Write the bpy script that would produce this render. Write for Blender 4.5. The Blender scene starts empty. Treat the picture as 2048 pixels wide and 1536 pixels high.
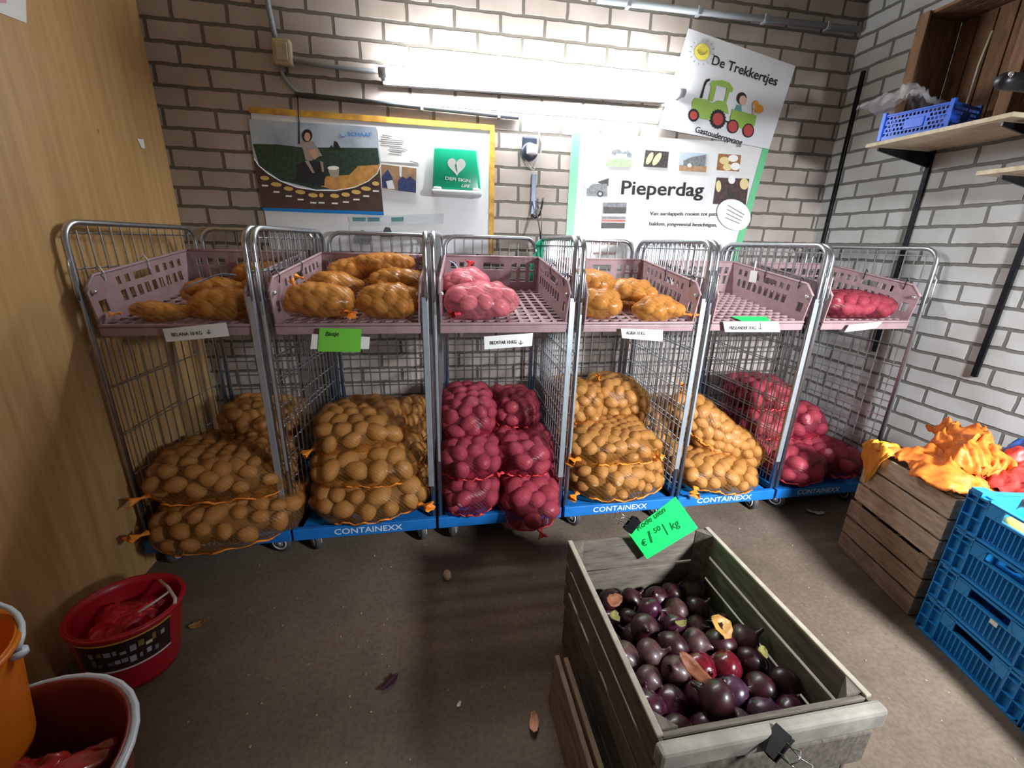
import bpy, bmesh, math, random
import numpy as np
from mathutils import Vector, Matrix, noise
from mathutils.bvhtree import BVHTree
random.seed(7); rng = np.random.default_rng(5)
scene = bpy.context.scene
COL = scene.collection
PI = math.pi
# ------------------------------------------------------------------ camera, world, large lights, exposure
CAM = Vector((-1.9727, -2.9319, 1.5719)); FPX = 860.03
RV = Vector((0.98399, -0.176254, 0.02642)); UV_ = Vector((0.030158, 0.310771, 0.950006)); FV = Vector((0.175653, 0.934, -0.311111))
cd = bpy.data.cameras.new('camera'); cam = bpy.data.objects.new('camera', cd); COL.objects.link(cam)
M = Matrix((RV, UV_, -FV)).transposed().to_4x4(); M.translation = CAM
cam.matrix_world = M
cd.sensor_fit = 'HORIZONTAL'; cd.sensor_width = 36; cd.lens = FPX / 2048 * 36; cd.clip_start = 0.02
scene.camera = cam
world = bpy.data.worlds.new('world'); scene.world = world; world.use_nodes = True
world.node_tree.nodes['Background'].inputs[0].default_value = (0.80, 0.87, 1.0, 1)
world.node_tree.nodes['Background'].inputs[1].default_value = 0.16
def area(name, loc, target, size, power, color):
    l = bpy.data.lights.new(name, 'AREA'); l.shape = 'DISK'; l.size = size; l.energy = power; l.color = color; l.spread = math.radians(98)
    o = bpy.data.objects.new(name, l); COL.objects.link(o); o.location = loc
    o.rotation_euler = (Vector(target) - Vector(loc)).to_track_quat('-Z', 'Y').to_euler(); return o
area('doorway_daylight', (0.10, -3.35, 1.80), (-0.25, -0.9, 0.40), 0.30, 70, (0.93, 0.96, 1.0))
TUBE = 160.0
scene.view_settings.view_transform = 'Standard'; scene.view_settings.look = 'None'
scene.view_settings.gamma = 1; scene.view_settings.use_curve_mapping = False
scene.view_settings.exposure = 0.0
scene.render.engine = 'CYCLES'
try:
    scene.cycles.transparent_max_bounces = 24
    scene.cycles.sample_clamp_indirect = 4
except Exception: pass

# ------------------------------------------------------------------ helpers
def at(px, py, ax, val):                       # the point a photo pixel shows on a plane
    d = FV + RV * ((px - 1024) / FPX) + UV_ * ((768 - py) / FPX)
    return CAM + d * ((val - CAM[ax]) / d[ax])
def srgb(h):
    if isinstance(h, str): h = [int(h[i:i+2], 16) / 255 for i in (0, 2, 4)]
    return tuple((c / 12.92 if c <= .04045 else ((c + .055) / 1.055) ** 2.4) for c in h) + (1,)
def newmat(name):
    m = bpy.data.materials.new(name); m.use_nodes = True
    nt = m.node_tree; return m, nt, nt.nodes['Principled BSDF']
MATS = {}
def mat(name, col, rough=.6, metal=0., var=.0, scale=20., bump=0., spec=.5, trans=0., coat=0., col2=None, sub=0.):
    if name in MATS: return MATS[name]
    m, nt, b = newmat(name); N, L = nt.nodes, nt.links
    b.inputs['Roughness'].default_value = rough; b.inputs['Metallic'].default_value = metal
    b.inputs['Specular IOR Level'].default_value = spec; b.inputs['Coat Weight'].default_value = coat
    b.inputs['Transmission Weight'].default_value = trans
    c = srgb(col); b.inputs['Base Color'].default_value = c
    tc = N.new('ShaderNodeTexCoord'); nz = N.new('ShaderNodeTexNoise'); nz.inputs['Scale'].default_value = scale; nz.inputs['Detail'].default_value = 5
    L.new(tc.outputs['Object'], nz.inputs['Vector'])
    if var or col2:
        mx = N.new('ShaderNodeMix'); mx.data_type = 'RGBA'
        c2 = srgb(col2) if col2 else tuple(x * (1 - var) for x in c[:3]) + (1,)
        c1 = c if col2 else tuple(min(1, x * (1 + var * .6)) for x in c[:3]) + (1,)
        r = N.new('ShaderNodeValToRGB'); r.color_ramp.elements[0].position = .35; r.color_ramp.elements[1].position = .68
        L.new(nz.outputs['Fac'], r.inputs[0]); L.new(r.outputs[0], mx.inputs['Factor'])
        mx.inputs['A'].default_value = c1; mx.inputs['B'].default_value = c2
        L.new(mx.outputs['Result'], b.inputs['Base Color'])
    if bump:
        bp = N.new('ShaderNodeBump'); bp.inputs['Strength'].default_value = bump; bp.inputs['Distance'].default_value = .004
        L.new(nz.outputs['Fac'], bp.inputs['Height']); L.new(bp.outputs[0], b.inputs['Normal'])
    MATS[name] = m; return m
def link(o, parent=None):
    COL.objects.link(o)
    if parent is not None: o.parent = parent
    return o
def tag(o, label=None, cat=None, group=None, kind=None):
    if label: o['label'] = label
    if cat: o['category'] = cat
    if group: o['group'] = group
    if kind: o['kind'] = kind
    return o
def empty(name, loc=(0, 0, 0), rot=(0, 0, 0), label=None, cat=None, group=None):
    o = bpy.data.objects.new(name, None); o.empty_display_size = .05; COL.objects.link(o)
    o.location = loc; o.rotation_euler = rot
    return tag(o, label, cat, group)
def obj(name, bm, m, parent=None, smooth=False, inv=None):
    me = bpy.data.meshes.new(name); bmesh.ops.recalc_face_normals(bm, faces=bm.faces); bm.to_mesh(me); bm.free()
    for mm in (m if isinstance(m, (list, tuple)) else [m]): me.materials.append(mm)
    if smooth:
        for p in me.polygons: p.use_smooth = True
    o = bpy.data.objects.new(name, me); return link(o, parent)
def B(): return bmesh.new()
def box(bm, x0, x1, y0, y1, z0, z1, bev=0., mi=0):
    t = B(); bmesh.ops.create_cube(t, size=1)
    for v in t.verts: v.co = Vector(((x0+x1)/2 + v.co.x*(x1-x0), (y0+y1)/2 + v.co.y*(y1-y0), (z0+z1)/2 + v.co.z*(z1-z0)))
    if bev: bmesh.ops.bevel(t, geom=t.edges[:], offset=bev, segments=2, affect='EDGES', profile=.5)
    merge(bm, t, None, mi)
def merge(bm, t, mtx=None, mi=0):
    mp = [bm.verts.new((mtx @ v.co) if mtx else v.co) for v in t.verts]; t.verts.index_update()
    for f in t.faces:
        try: nf = bm.faces.new([mp[v.index] for v in f.verts]); nf.material_index = mi; nf.smooth = f.smooth
        except ValueError: pass
    t.free()
def bar(bm, a, b, w, h, up=(0, 0, 1), bev=0.):             # rectangular bar from a to b
    a, b = Vector(a), Vector(b); d = b - a; L = d.length; d.normalize()
    s = d.cross(Vector(up)); s = s.normalized() if s.length > 1e-4 else Vector((1, 0, 0)); u = s.cross(d)
    t = B(); box(t, -w/2, w/2, 0, L, -h/2, h/2, bev)
    m = Matrix((s, d, u)).transposed().to_4x4(); m.translation = a; merge(bm, t, m)
def tube(bm, pts, r, seg=8, closed=False, caps=True):
    pts = [Vector(p) for p in pts]; n = len(pts); rs = r if isinstance(r, (list, tuple)) else [r] * n
    rings = []; t0 = (pts[1] - pts[0]).normalized()
    ref = Vector((0, 0, 1)) if abs(t0.z) < .9 else Vector((1, 0, 0)); nrm = t0.cross(ref).normalized()
    for i, p in enumerate(pts):
        if closed: t = (pts[(i+1) % n] - pts[i-1]).normalized()
        elif i == 0: t = t0
        elif i == n-1: t = (pts[-1] - pts[-2]).normalized()
        else: t = ((pts[i+1] - p).normalized() + (p - pts[i-1]).normalized()).normalized()
        nrm = (nrm - t * nrm.dot(t)).normalized(); bn = t.cross(nrm)
        rings.append([bm.verts.new(p + (nrm*math.cos(2*PI*k/seg) + bn*math.sin(2*PI*k/seg)) * rs[i]) for k in range(seg)])
    for i in range(n if closed else n-1):
        A, C_ = rings[i], rings[(i+1) % n]
        for k in range(seg):
            f = bm.faces.new((A[k], A[(k+1) % seg], C_[(k+1) % seg], C_[k])); f.smooth = seg > 5
    if caps and not closed:
        bm.faces.new(rings[0][::-1]); bm.faces.new(rings[-1])
def lathe(bm, prof, seg=24, c=(0, 0, 0), axis='z', mi=0):
    c = Vector(c); rings = []
    def P(r, h, a):
        v = (r*math.cos(a), r*math.sin(a), h)
        return c + (Vector(v) if axis == 'z' else Vector((h, v[0], v[1])) if axis == 'x' else Vector((v[0], h, v[1])))
    for r, h in prof:
        rings.append([bm.verts.new(P(0, h, 0))] if r == 0 else [bm.verts.new(P(r, h, 2*PI*k/seg)) for k in range(seg)])
    for A, D in zip(rings, rings[1:]):
        for k in range(seg):
            j = (k+1) % seg
            vs = [A[0], D[k], D[j]] if len(A) == 1 else [A[k], A[j], D[0]] if len(D) == 1 else [A[k], A[j], D[j], D[k]]
            f = bm.faces.new(vs); f.smooth = True; f.material_index = mi
def arc(c, r, a0, a1, n, f): return [f(c, r, a0 + (a1-a0)*i/n) for i in range(n+1)]
def perforated(us, vs, holes, fn):                          # flat panel with rectangular holes, solidified later
    us = sorted(set([round(x, 5) for x in us] + [round(h[i], 5) for h in holes for i in (0, 1)]))
    vs = sorted(set([round(x, 5) for x in vs] + [round(h[i], 5) for h in holes for i in (2, 3)]))
    bm = B(); V = {}
    def g(i, j):
        if (i, j) not in V: V[(i, j)] = bm.verts.new(fn(us[i], vs[j]))
        return V[(i, j)]
    for i in range(len(us)-1):
        for j in range(len(vs)-1):
            cu, cv = (us[i]+us[i+1])/2, (vs[j]+vs[j+1])/2
            if any(h[0] < cu < h[1] and h[2] < cv < h[3] for h in holes): continue
            bm.faces.new((g(i, j), g(i+1, j), g(i+1, j+1), g(i, j+1)))
    return bm
def solid(o, t, off=0):
    m = o.modifiers.new('solid', 'SOLIDIFY'); m.thickness = t; m.offset = off; return o
FONT = {}
def text_bm(body, p0, p1, h, out, shear=0., bm=None, bold=.012):       # p0->p1 baseline, h cap height, out = facing normal
    cu = bpy.data.curves.new('t', 'FONT'); cu.body = body; cu.size = 1; cu.resolution_u = 3; cu.shear = shear; cu.offset = bold
    to = bpy.data.objects.new('t', cu); me = bpy.data.meshes.new_from_object(to)
    xs = [v.co.x for v in me.vertices]; x0, x1 = min(xs), max(xs)
    p0, p1, out = Vector(p0), Vector(p1), Vector(out).normalized()
    d = p1 - p0; W = d.length; d.normalize(); up = out.cross(d).normalized()
    bm = bm or B(); vs = [bm.verts.new(p0 + d*((v.co.x-x0)/(x1-x0)*W) + up*(v.co.y/.73*h)) for v in me.vertices]
    for p in me.polygons:
        try: bm.faces.new([vs[i] for i in p.vertices])
        except ValueError: pass
    bpy.data.objects.remove(to); bpy.data.meshes.remove(me); bpy.data.curves.remove(cu)
    return bm
def flat(name, bm, m, parent=None):
    me = bpy.data.meshes.new(name); bm.to_mesh(me); bm.free()
    for mm in (m if isinstance(m, (list, tuple)) else [m]): me.materials.append(mm)
    return link(bpy.data.objects.new(name, me), parent)
def poly(bm, pts, mi=0):
    f = bm.faces.new([bm.verts.new(p) for p in pts]); f.material_index = mi; return bm
def wpts(pts, y, k=1., ox=0., oy=0.): return [at(ox + a/k, oy + b/k, 1, y) for a, b in pts]
def ell(cx, cy, rx, ry, n=24, tilt=0.):
    c, s = math.cos(tilt), math.sin(tilt)
    return [(cx + rx*math.cos(t)*c - ry*math.sin(t)*s, cy + rx*math.cos(t)*s + ry*math.sin(t)*c) for t in [2*PI*i/n for i in range(n)]]

# ------------------------------------------------------------------ materials
def brick_mat(name, axis, phase, c1, c2, cm):
    m, nt, b = newmat(name); N, L = nt.nodes, nt.links
    tc = N.new('ShaderNodeTexCoord'); sp = N.new('ShaderNodeSeparateXYZ'); cb = N.new('ShaderNodeCombineXYZ')
    L.new(tc.outputs['Object'], sp.inputs[0])
    n1 = N.new('ShaderNodeTexNoise'); n1.inputs['Scale'].default_value = 9; n1.inputs['Detail'].default_value = 6
    L.new(tc.outputs['Object'], n1.inputs['Vector'])
    def math_(op, a, bb):
        q = N.new('ShaderNodeMath'); q.operation = op
        for i, v in enumerate((a, bb)):
            if isinstance(v, (int, float)): q.inputs[i].default_value = v
            else: L.new(v, q.inputs[i])
        return q.outputs[0]
    w = math_('MULTIPLY', math_('SUBTRACT', n1.outputs['Fac'], .5), .016)
    n2 = N.new('ShaderNodeTexNoise'); n2.inputs['Scale'].default_value = 14; L.new(tc.outputs['Object'], n2.inputs['Vector'])
    w2 = math_('MULTIPLY', math_('SUBTRACT', n2.outputs['Fac'], .5), .014)
    hx = math_('SUBTRACT', sp.outputs['X'], phase) if axis == 'x' else math_('SUBTRACT', phase, sp.outputs['Y'])
    L.new(math_('ADD', math_('ADD', hx, w), 26.0), cb.inputs['X'])
    L.new(math_('ADD', math_('SUBTRACT', sp.outputs['Z'], 2.806 - 40*.09844), w2), cb.inputs['Y'])
    br = N.new('ShaderNodeTexBrick'); L.new(cb.outputs[0], br.inputs['Vector'])
    br.inputs['Scale'].default_value = 1; br.inputs['Brick Width'].default_value = .26; br.inputs['Row Height'].default_value = .09844
    br.inputs['Mortar Size'].default_value = .0098; br.inputs['Mortar Smooth'].default_value = .35; br.offset = .5; br.offset_frequency = 2
    br.inputs['Color1'].default_value = srgb(c1); br.inputs['Color2'].default_value = srgb(c2); br.inputs['Mortar'].default_value = srgb(cm)
    n3 = N.new('ShaderNodeTexNoise'); n3.inputs['Scale'].default_value = 3.5; n3.inputs['Detail'].default_value = 8; L.new(tc.outputs['Object'], n3.inputs['Vector'])
    r = N.new('ShaderNodeValToRGB'); r.color_ramp.elements[0].position = .3; r.color_ramp.elements[0].color = (.72, .68, .62, 1); r.color_ramp.elements[1].position = .62; r.color_ramp.elements[1].color = (1, 1, 1, 1)
    L.new(n3.outputs['Fac'], r.inputs[0])
    mx = N.new('ShaderNodeMix'); mx.data_type = 'RGBA'; mx.blend_type = 'MULTIPLY'; mx.inputs['Factor'].default_value = .8
    L.new(br.outputs['Color'], mx.inputs['A']); L.new(r.outputs[0], mx.inputs['B']); L.new(mx.outputs['Result'], b.inputs['Base Color'])
    h = math_('ADD', math_('MULTIPLY', br.outputs['Fac'], -1.0), math_('MULTIPLY', n2.outputs['Fac'], .12))
    bp = N.new('ShaderNodeBump'); bp.inputs['Strength'].default_value = .9; bp.inputs['Distance'].default_value = .006
    L.new(h, bp.inputs['Height']); L.new(bp.outputs[0], b.inputs['Normal'])
    b.inputs['Roughness'].default_value = .62; return m
M_brick_back = brick_mat('brick_back', 'x', -2.846, 'bab0a9', 'afa49c', '67625a')
M_brick_right = brick_mat('brick_right', 'y', -0.262, 'c3c5c6', 'b9bbba', '6f6e69')
def wood_mat(name, c1, c2, scale=(6, 6, .6), rough=.7, knots=0.):
    m, nt, b = newmat(name); N, L = nt.nodes, nt.links
    tc = N.new('ShaderNodeTexCoord'); mp = N.new('ShaderNodeMapping'); mp.inputs['Scale'].default_value = scale
    n = N.new('ShaderNodeTexNoise'); n.inputs['Scale'].default_value = 4; n.inputs['Detail'].default_value = 9; n.inputs['Roughness'].default_value = .65
    L.new(tc.outputs['Object'], mp.inputs[0]); L.new(mp.outputs[0], n.inputs['Vector'])
    r = N.new('ShaderNodeValToRGB'); r.color_ramp.elements[0].position = .3; r.color_ramp.elements[1].position = .7
    r.color_ramp.elements[0].color = srgb(c2); r.color_ramp.elements[1].color = srgb(c1); L.new(n.outputs['Fac'], r.inputs[0])
    out = r.outputs[0]
    if knots:
        mk = N.new('ShaderNodeMapping'); mk.inputs['Scale'].default_value = (1, 3.2, 2.2); L.new(tc.outputs['Object'], mk.inputs[0])
        vo = N.new('ShaderNodeTexVoronoi'); vo.inputs['Scale'].default_value = 1.7; L.new(mk.outputs[0], vo.inputs['Vector'])
        rr = N.new('ShaderNodeValToRGB'); rr.color_ramp.elements[0].position = .02; rr.color_ramp.elements[0].color = (.28, .15, .07, 1)
        rr.color_ramp.elements[1].position = .055; rr.color_ramp.elements[1].color = (1, 1, 1, 1); L.new(vo.outputs['Distance'], rr.inputs[0])
        mx = N.new('ShaderNodeMix'); mx.data_type = 'RGBA'; mx.blend_type = 'MULTIPLY'; mx.inputs['Factor'].default_value = knots
        L.new(out, mx.inputs['A']); L.new(rr.outputs[0], mx.inputs['B']); out = mx.outputs['Result']
    L.new(out, b.inputs['Base Color']); b.inputs['Roughness'].default_value = rough
    bp = N.new('ShaderNodeBump'); bp.inputs['Strength'].default_value = .25; bp.inputs['Distance'].default_value = .003
    L.new(n.outputs['Fac'], bp.inputs['Height']); L.new(bp.outputs[0], b.inputs['Normal']); return m
M_ply = wood_mat('plywood', 'cfa872', 'ae8754', (2, 5, .35), .5, .9)
M_oldwood = wood_mat('weathered_wood', '7d7468', '4a443b', (18, 2, 12), .85)
M_oldwood_x = wood_mat('weathered_wood_cross', '7d7468', '4a443b', (2, 18, 12), .85)
M_crate_right = wood_mat('weathered_wood_right', 'c6b29c', '8e7a66', (12, 2.2, 12), .85)
M_oldwood_dark = wood_mat('weathered_wood_brown', 'a08970', '6c5743', (12, 2.2, 12), .85)
M_shelfwood = wood_mat('shelf_wood', 'dccfb4', 'b8a888', (3, 8, 3), .6)
M_cratewood = wood_mat('shelf_crate_wood', '8a6647', '5a4230', (14, 10, 2), .85)
m, nt, b = newmat('concrete_floor'); N, L = nt.nodes, nt.links
tc = N.new('ShaderNodeTexCoord')
na = N.new('ShaderNodeTexNoise'); na.inputs['Scale'].default_value = 1.6; na.inputs['Detail'].default_value = 10; na.inputs['Roughness'].default_value = .7
nb_ = N.new('ShaderNodeTexNoise'); nb_.inputs['Scale'].default_value = 60; nb_.inputs['Detail'].default_value = 4
vo = N.new('ShaderNodeTexVoronoi'); vo.inputs['Scale'].default_value = 16; vo.inputs['Randomness'].default_value = 1
for x in (na, nb_, vo): L.new(tc.outputs['Object'], x.inputs['Vector'])
r = N.new('ShaderNodeValToRGB'); r.color_ramp.elements[0].position = .3; r.color_ramp.elements[0].color = srgb('574b3f'); r.color_ramp.elements[1].position = .7; r.color_ramp.elements[1].color = srgb('7b6d5e')
L.new(na.outputs['Fac'], r.inputs[0])
r2 = N.new('ShaderNodeValToRGB'); r2.color_ramp.elements[0].position = .33; r2.color_ramp.elements[0].color = (.7, .66, .6, 1); r2.color_ramp.elements[1].position = .6; r2.color_ramp.elements[1].color = (1, 1, 1, 1)
L.new(nb_.outputs['Fac'], r2.inputs[0])
mx = N.new('ShaderNodeMix'); mx.data_type = 'RGBA'; mx.blend_type = 'MULTIPLY'; mx.inputs['Factor'].default_value = .7
L.new(r.outputs[0], mx.inputs['A']); L.new(r2.outputs[0], mx.inputs['B'])
r3 = N.new('ShaderNodeValToRGB'); r3.color_ramp.elements[0].position = .03; r3.color_ramp.elements[0].color = (1, 1, 1, 1); r3.color_ramp.elements[1].position = .06; r3.color_ramp.elements[1].color = (0, 0, 0, 1)
L.new(vo.outputs['Distance'], r3.inputs[0])
mx2 = N.new('ShaderNodeMix'); mx2.data_type = 'RGBA'; L.new(r3.outputs[0], mx2.inputs['Factor']); L.new(mx.outputs['Result'], mx2.inputs['A'])
vr = N.new('ShaderNodeValToRGB'); vr.color_ramp.elements[0].color = srgb('3a2c22'); vr.color_ramp.elements[1].color = srgb('c9bda8')
L.new(vo.outputs['Color'], vr.inputs[0]); L.new(vr.outputs[0], mx2.inputs['B']); L.new(mx2.outputs['Result'], b.inputs['Base Color'])
b.inputs['Roughness'].default_value = .8
bp = N.new('ShaderNodeBump'); bp.inputs['Strength'].default_value = .15; bp.inputs['Distance'].default_value = .002; L.new(nb_.outputs['Fac'], bp.inputs['Height']); L.new(bp.outputs[0], b.inputs['Normal'])
M_floor = m
M_steel = mat('galvanised_tube', 'c6cbd0', .28, .95, .12, 30)
M_wire = mat('zinc_wire', 'aeb2b6', .36, .9, .15, 40)
M_strip = mat('galvanised_strip', 'b9c3cc', .42, .7, .1, 15)
M_blue = mat('blue_deck_paint', '1b6fbe', .4, 0, .12, 12)
M_white = mat('white_paper', 'eeeeec', .6, 0, .03, 5)
M_lettering = mat('white_lettering', 'cfdce8', .5)
M_black = mat('black_plastic', '15161a', .4)
M_blackmetal = mat('black_metal', '1b1c20', .35, .6)
M_mauve = mat('mauve_plastic', 'a3878b', .42, 0, .12, 18)
M_ink = mat('black_ink', '1c1c1c', .7)
M_greyink = mat('grey_ink', '5f6266', .7)
M_green = mat('neon_green_card', '14e86a', .6)
M_green2 = mat('lime_green_card', '76cf44', .6)
M_rubber = mat('grey_wheel_rubber', '4a4a4c', .6)
M_pot = mat('potato_skin', 'c2a074', .5, 0, .0, 28, .2, .35, col2='a68558')
M_potred = mat('red_potato_skin', 'b87a80', .5, 0, .0, 28, .2, .4, col2='a06070')
M_core = mat('potato_core', '80603a', .7, 0, .2, 30)  # darker than the skins: shade in the gaps put into the colour
M_corered = mat('red_potato_core', '703c46', .7, 0, .2, 30)  # likewise darkened, gap shade between red potatoes in the colour
def net_mat(name, c, tint, cover, rough=.35, stripe=260.):
    m, nt, b = newmat(name); N, L = nt.nodes, nt.links
    b.inputs['Base Color'].default_value = srgb(c); b.inputs['Roughness'].default_value = rough; b.inputs['Specular IOR Level'].default_value = .6
    tr = N.new('ShaderNodeBsdfTransparent'); tr.inputs[0].default_value = srgb(tint)
    tl = N.new('ShaderNodeBsdfTranslucent'); tl.inputs[0].default_value = srgb(c)
    ad = N.new('ShaderNodeMixShader'); ad.inputs[0].default_value = .3; L.new(b.outputs[0], ad.inputs[1]); L.new(tl.outputs[0], ad.inputs[2])
    tc = N.new('ShaderNodeTexCoord'); wv = N.new('ShaderNodeTexWave'); wv.bands_direction = 'DIAGONAL'; wv.inputs['Scale'].default_value = stripe / 10; wv.inputs['Distortion'].default_value = 1.5
    nz = N.new('ShaderNodeTexNoise'); nz.inputs['Scale'].default_value = 9; nz.inputs['Detail'].default_value = 3
    L.new(tc.outputs['Object'], wv.inputs['Vector']); L.new(tc.outputs['Object'], nz.inputs['Vector'])
    def mt(op, a, c_):
        q = N.new('ShaderNodeMath'); q.operation = op; q.use_clamp = op == 'ADD'
        for i, v in enumerate((a, c_)):
            if isinstance(v, (int, float)): q.inputs[i].default_value = v
            else: L.new(v, q.inputs[i])
        return q.outputs[0]
    lw = N.new('ShaderNodeLayerWeight'); lw.inputs['Blend'].default_value = .35
    f = mt('ADD', mt('MULTIPLY', mt('SUBTRACT', wv.outputs['Fac'], .5), .16), mt('ADD', mt('MULTIPLY', mt('SUBTRACT', nz.outputs['Fac'], .5), .35), cover))
    f = mt('ADD', f, mt('MULTIPLY', lw.outputs['Facing'], .22))
    mx = N.new('ShaderNodeMixShader'); L.new(f, mx.inputs[0]); L.new(tr.outputs[0], mx.inputs[1]); L.new(ad.outputs[0], mx.inputs[2])
    L.new(mx.outputs[0], nt.nodes['Material Output'].inputs['Surface'])
    bp = N.new('ShaderNodeBump'); bp.inputs['Strength'].default_value = .3; bp.inputs['Distance'].default_value = .002; L.new(wv.outputs['Fac'], bp.inputs['Height']); L.new(bp.outputs[0], b.inputs['Normal'])
    return m
M_net = net_mat('orange_net', 'b98240', 'fff0dc', .21)
M_netfilm = net_mat('orange_film_net', 'eaa858', 'ffebcc', .32, .22, 180)
M_netred = net_mat('red_net', '9c3c50', 'f8ccd2', .24)
M_netpink = net_mat('pink_film_net', 'f095a2', 'ffdfe3', .34, .22, 180)
M_tuft = mat('orange_net_knot', 'e98a28', .5, 0, .25, 60, .3)
M_tuftred = mat('red_net_knot', 'd8404a', .5, 0, .25, 60, .3)

# ------------------------------------------------------------------ the room
WX, LX, CZ = .822, -3.385, 3.12
def quad(name, pts, m):
    bm = B(); poly(bm, [Vector(p) for p in pts]); o = flat(name, bm, m); o['kind'] = 'structure'; return o
def wallbox(name, a, m):
    bm = B(); box(bm, *a); o = obj(name, bm, m); o['kind'] = 'structure'; return o
wallbox('floor', (LX-.1, WX+.1, -4.6, .1, -.1, 0), M_floor)
wallbox('wall_back', (LX-.1, WX+.1, 0, .1, 0, CZ), M_brick_back)
wallbox('wall_right', (WX, WX+.1, -4.6, 0, 0, CZ), M_brick_right)
wallbox('wall_left', (LX-.1, LX, -4.6, 0, 0, CZ), M_ply)
wallbox('ceiling', (LX-.1, WX+.1, -4.6, .1, CZ, CZ+.1), mat('ceiling_board', 'a39c8e', .8, 0, .1, 3))

# ------------------------------------------------------------------ tube light
t = empty('tube_light', (-1.33, -.03, 2.45), label='lit fluorescent tube batten fixed high across the brick wall', cat='lamp')
tz = lambda x: -.0 + (x) * .022
bm = B(); bar(bm, (-.88, .0, -.02 + tz(-.88)), (.83, .0, -.02 + tz(.83)), .036, .034, bev=.004); obj('batten_housing', bm, mat('white_enamel', 'e6e8ea', .35), t)
m, nt, b = newmat('lit_tube'); b.inputs['Base Color'].default_value = (1, 1, 1, 1); b.inputs['Emission Color'].default_value = (.93, .97, 1, 1); b.inputs['Emission Strength'].default_value = TUBE
bm = B(); tube(bm, [(-.86, -.068, .005 + tz(-.86)), (.87, -.068, .005 + tz(.87))], .019, 16); obj('lamp_tube', bm, m, t)
for s in (-.875, .895):
    bm = B(); tube(bm, [(s - .02, -.068, .005 + tz(s)), (s + .02, -.068, .005 + tz(s))], .024, 16); box(bm, s-.012, s+.012, -.068, -.01, -.02 + tz(s), .02 + tz(s), .003); obj('end_socket', bm, mat('grey_socket', '9a9da2', .4), t)
# ------------------------------------------------------------------ conduit, junction box, rods
M_cond = mat('grey_conduit', '82878b', .45)
bm = B(); tube(bm, [(-.99, -.022, 2.915), (WX-.03, -.022, 2.94)], .018, 10); o = obj('conduit_pipe', bm, M_cond); tag(o, 'long grey conduit running along the top of the brick wall', 'pipe')
for x in (-.8, -.35, .1, .55):
    bm = B(); box(bm, x-.012, x+.012, -.045, -.001, 2.915+(x+.99)*.0138-.024, 2.915+(x+.99)*.0138+.022, .003); obj('pipe_clip', bm, M_cond, o)
bx = empty('junction_box', (-2.72, 0, 2.505), label='beige square junction box with cables on the wall left of the tube lamp', cat='junction box')
bm = B(); box(bm, -.047, .047, -.045, -.0015, -.06, .06, .01); box(bm, -.03, .03, -.052, -.04, -.042, .042, .004); obj('box_body', bm, mat('beige_plastic', 'b7a988', .6, 0, .2, 12), bx)
bm = B(); tube(bm, [(-.03, -.018, .06), (-.045, -.018, .2), (-.055, -.018, .6)], .014, 8); obj('feed_conduit', bm, M_cond, bx)
bm = B(); tube(bm, [(.047, -.018, -.03), (.2, -.018, -.04), (.49, -.018, -.045)], .011, 8); obj('lamp_conduit', bm, M_cond, bx)
bm = B(); tube(bm, [(-.02, -.018, -.06), (-.015, -.018, -.1), (.01, -.018, -.14), (.045, -.018, -.175), (.1, -.018, -.187)], .01, 8); obj('curved_cable', bm, M_cond, bx)
bm = B(); tube(bm, [(-2.68, -.02, 2.318), (-1.43, -.02, 2.292)], .013, 8); o = obj('wall_rail', bm, mat('dark_grey_rod', '5b6066', .4, .4)); tag(o, 'thin dark grey rail on the wall just below the tube lamp', 'rail')
for x in (-2.0, -1.55):
    bm = B(); box(bm, x-.008, x+.008, -.034, -.001, 2.285+(-1.43-x)*.0208-.01, 2.31+(-1.43-x)*.0208, .002); obj('rail_clip', bm, M_cond, o)
bm = B(); p0 = at(595, 192, 1, -.03); p1 = at(598, 288, 1, -.03); tube(bm, [p0, (p0+p1)/2 + Vector((.004, 0, 0)), p1], .004, 6); o = obj('hanging_cable', bm, M_black); tag(o, 'short black cable hanging down over the potato poster', 'cable')

# ------------------------------------------------------------------ left board and its papers (wall plane)
YB = -.014
bd = empty('notice_board', (0, 0, 0), label='white notice board with worn yellow edge behind the potato poster and first aid box', cat='notice board')
c = [Vector((-2.925, 0, 2.225)), Vector((-1.58, 0, 2.205)), Vector((-1.58, 0, 1.5)), Vector((-2.925, 0, 1.5))]
bm = B(); box(bm, -2.925, -1.58, -.012, -.001, 1.5, 2.215); obj('board_panel', bm, mat('white_board', 'e4e6e8', .5, 0, .06, 4), bd)
M_yel = mat('worn_yellow_edge', 'd8a63c', .6, 0, .0, 22, .2, col2='a8742c')
bm = B(); box(bm, -2.93, -1.575, -.019, -.001, 2.213, 2.243); obj('edge_strip', bm, M_yel, bd)
bm = B(); box(bm, -1.603, -1.572, -.019, -.001, 1.5, 2.213); obj('edge_strip', bm, M_yel, bd)
def K(k, ox, oy, y): return lambda pts: [at(ox + a/k, oy + b_/k, 1, y) for a, b_ in pts]
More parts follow.
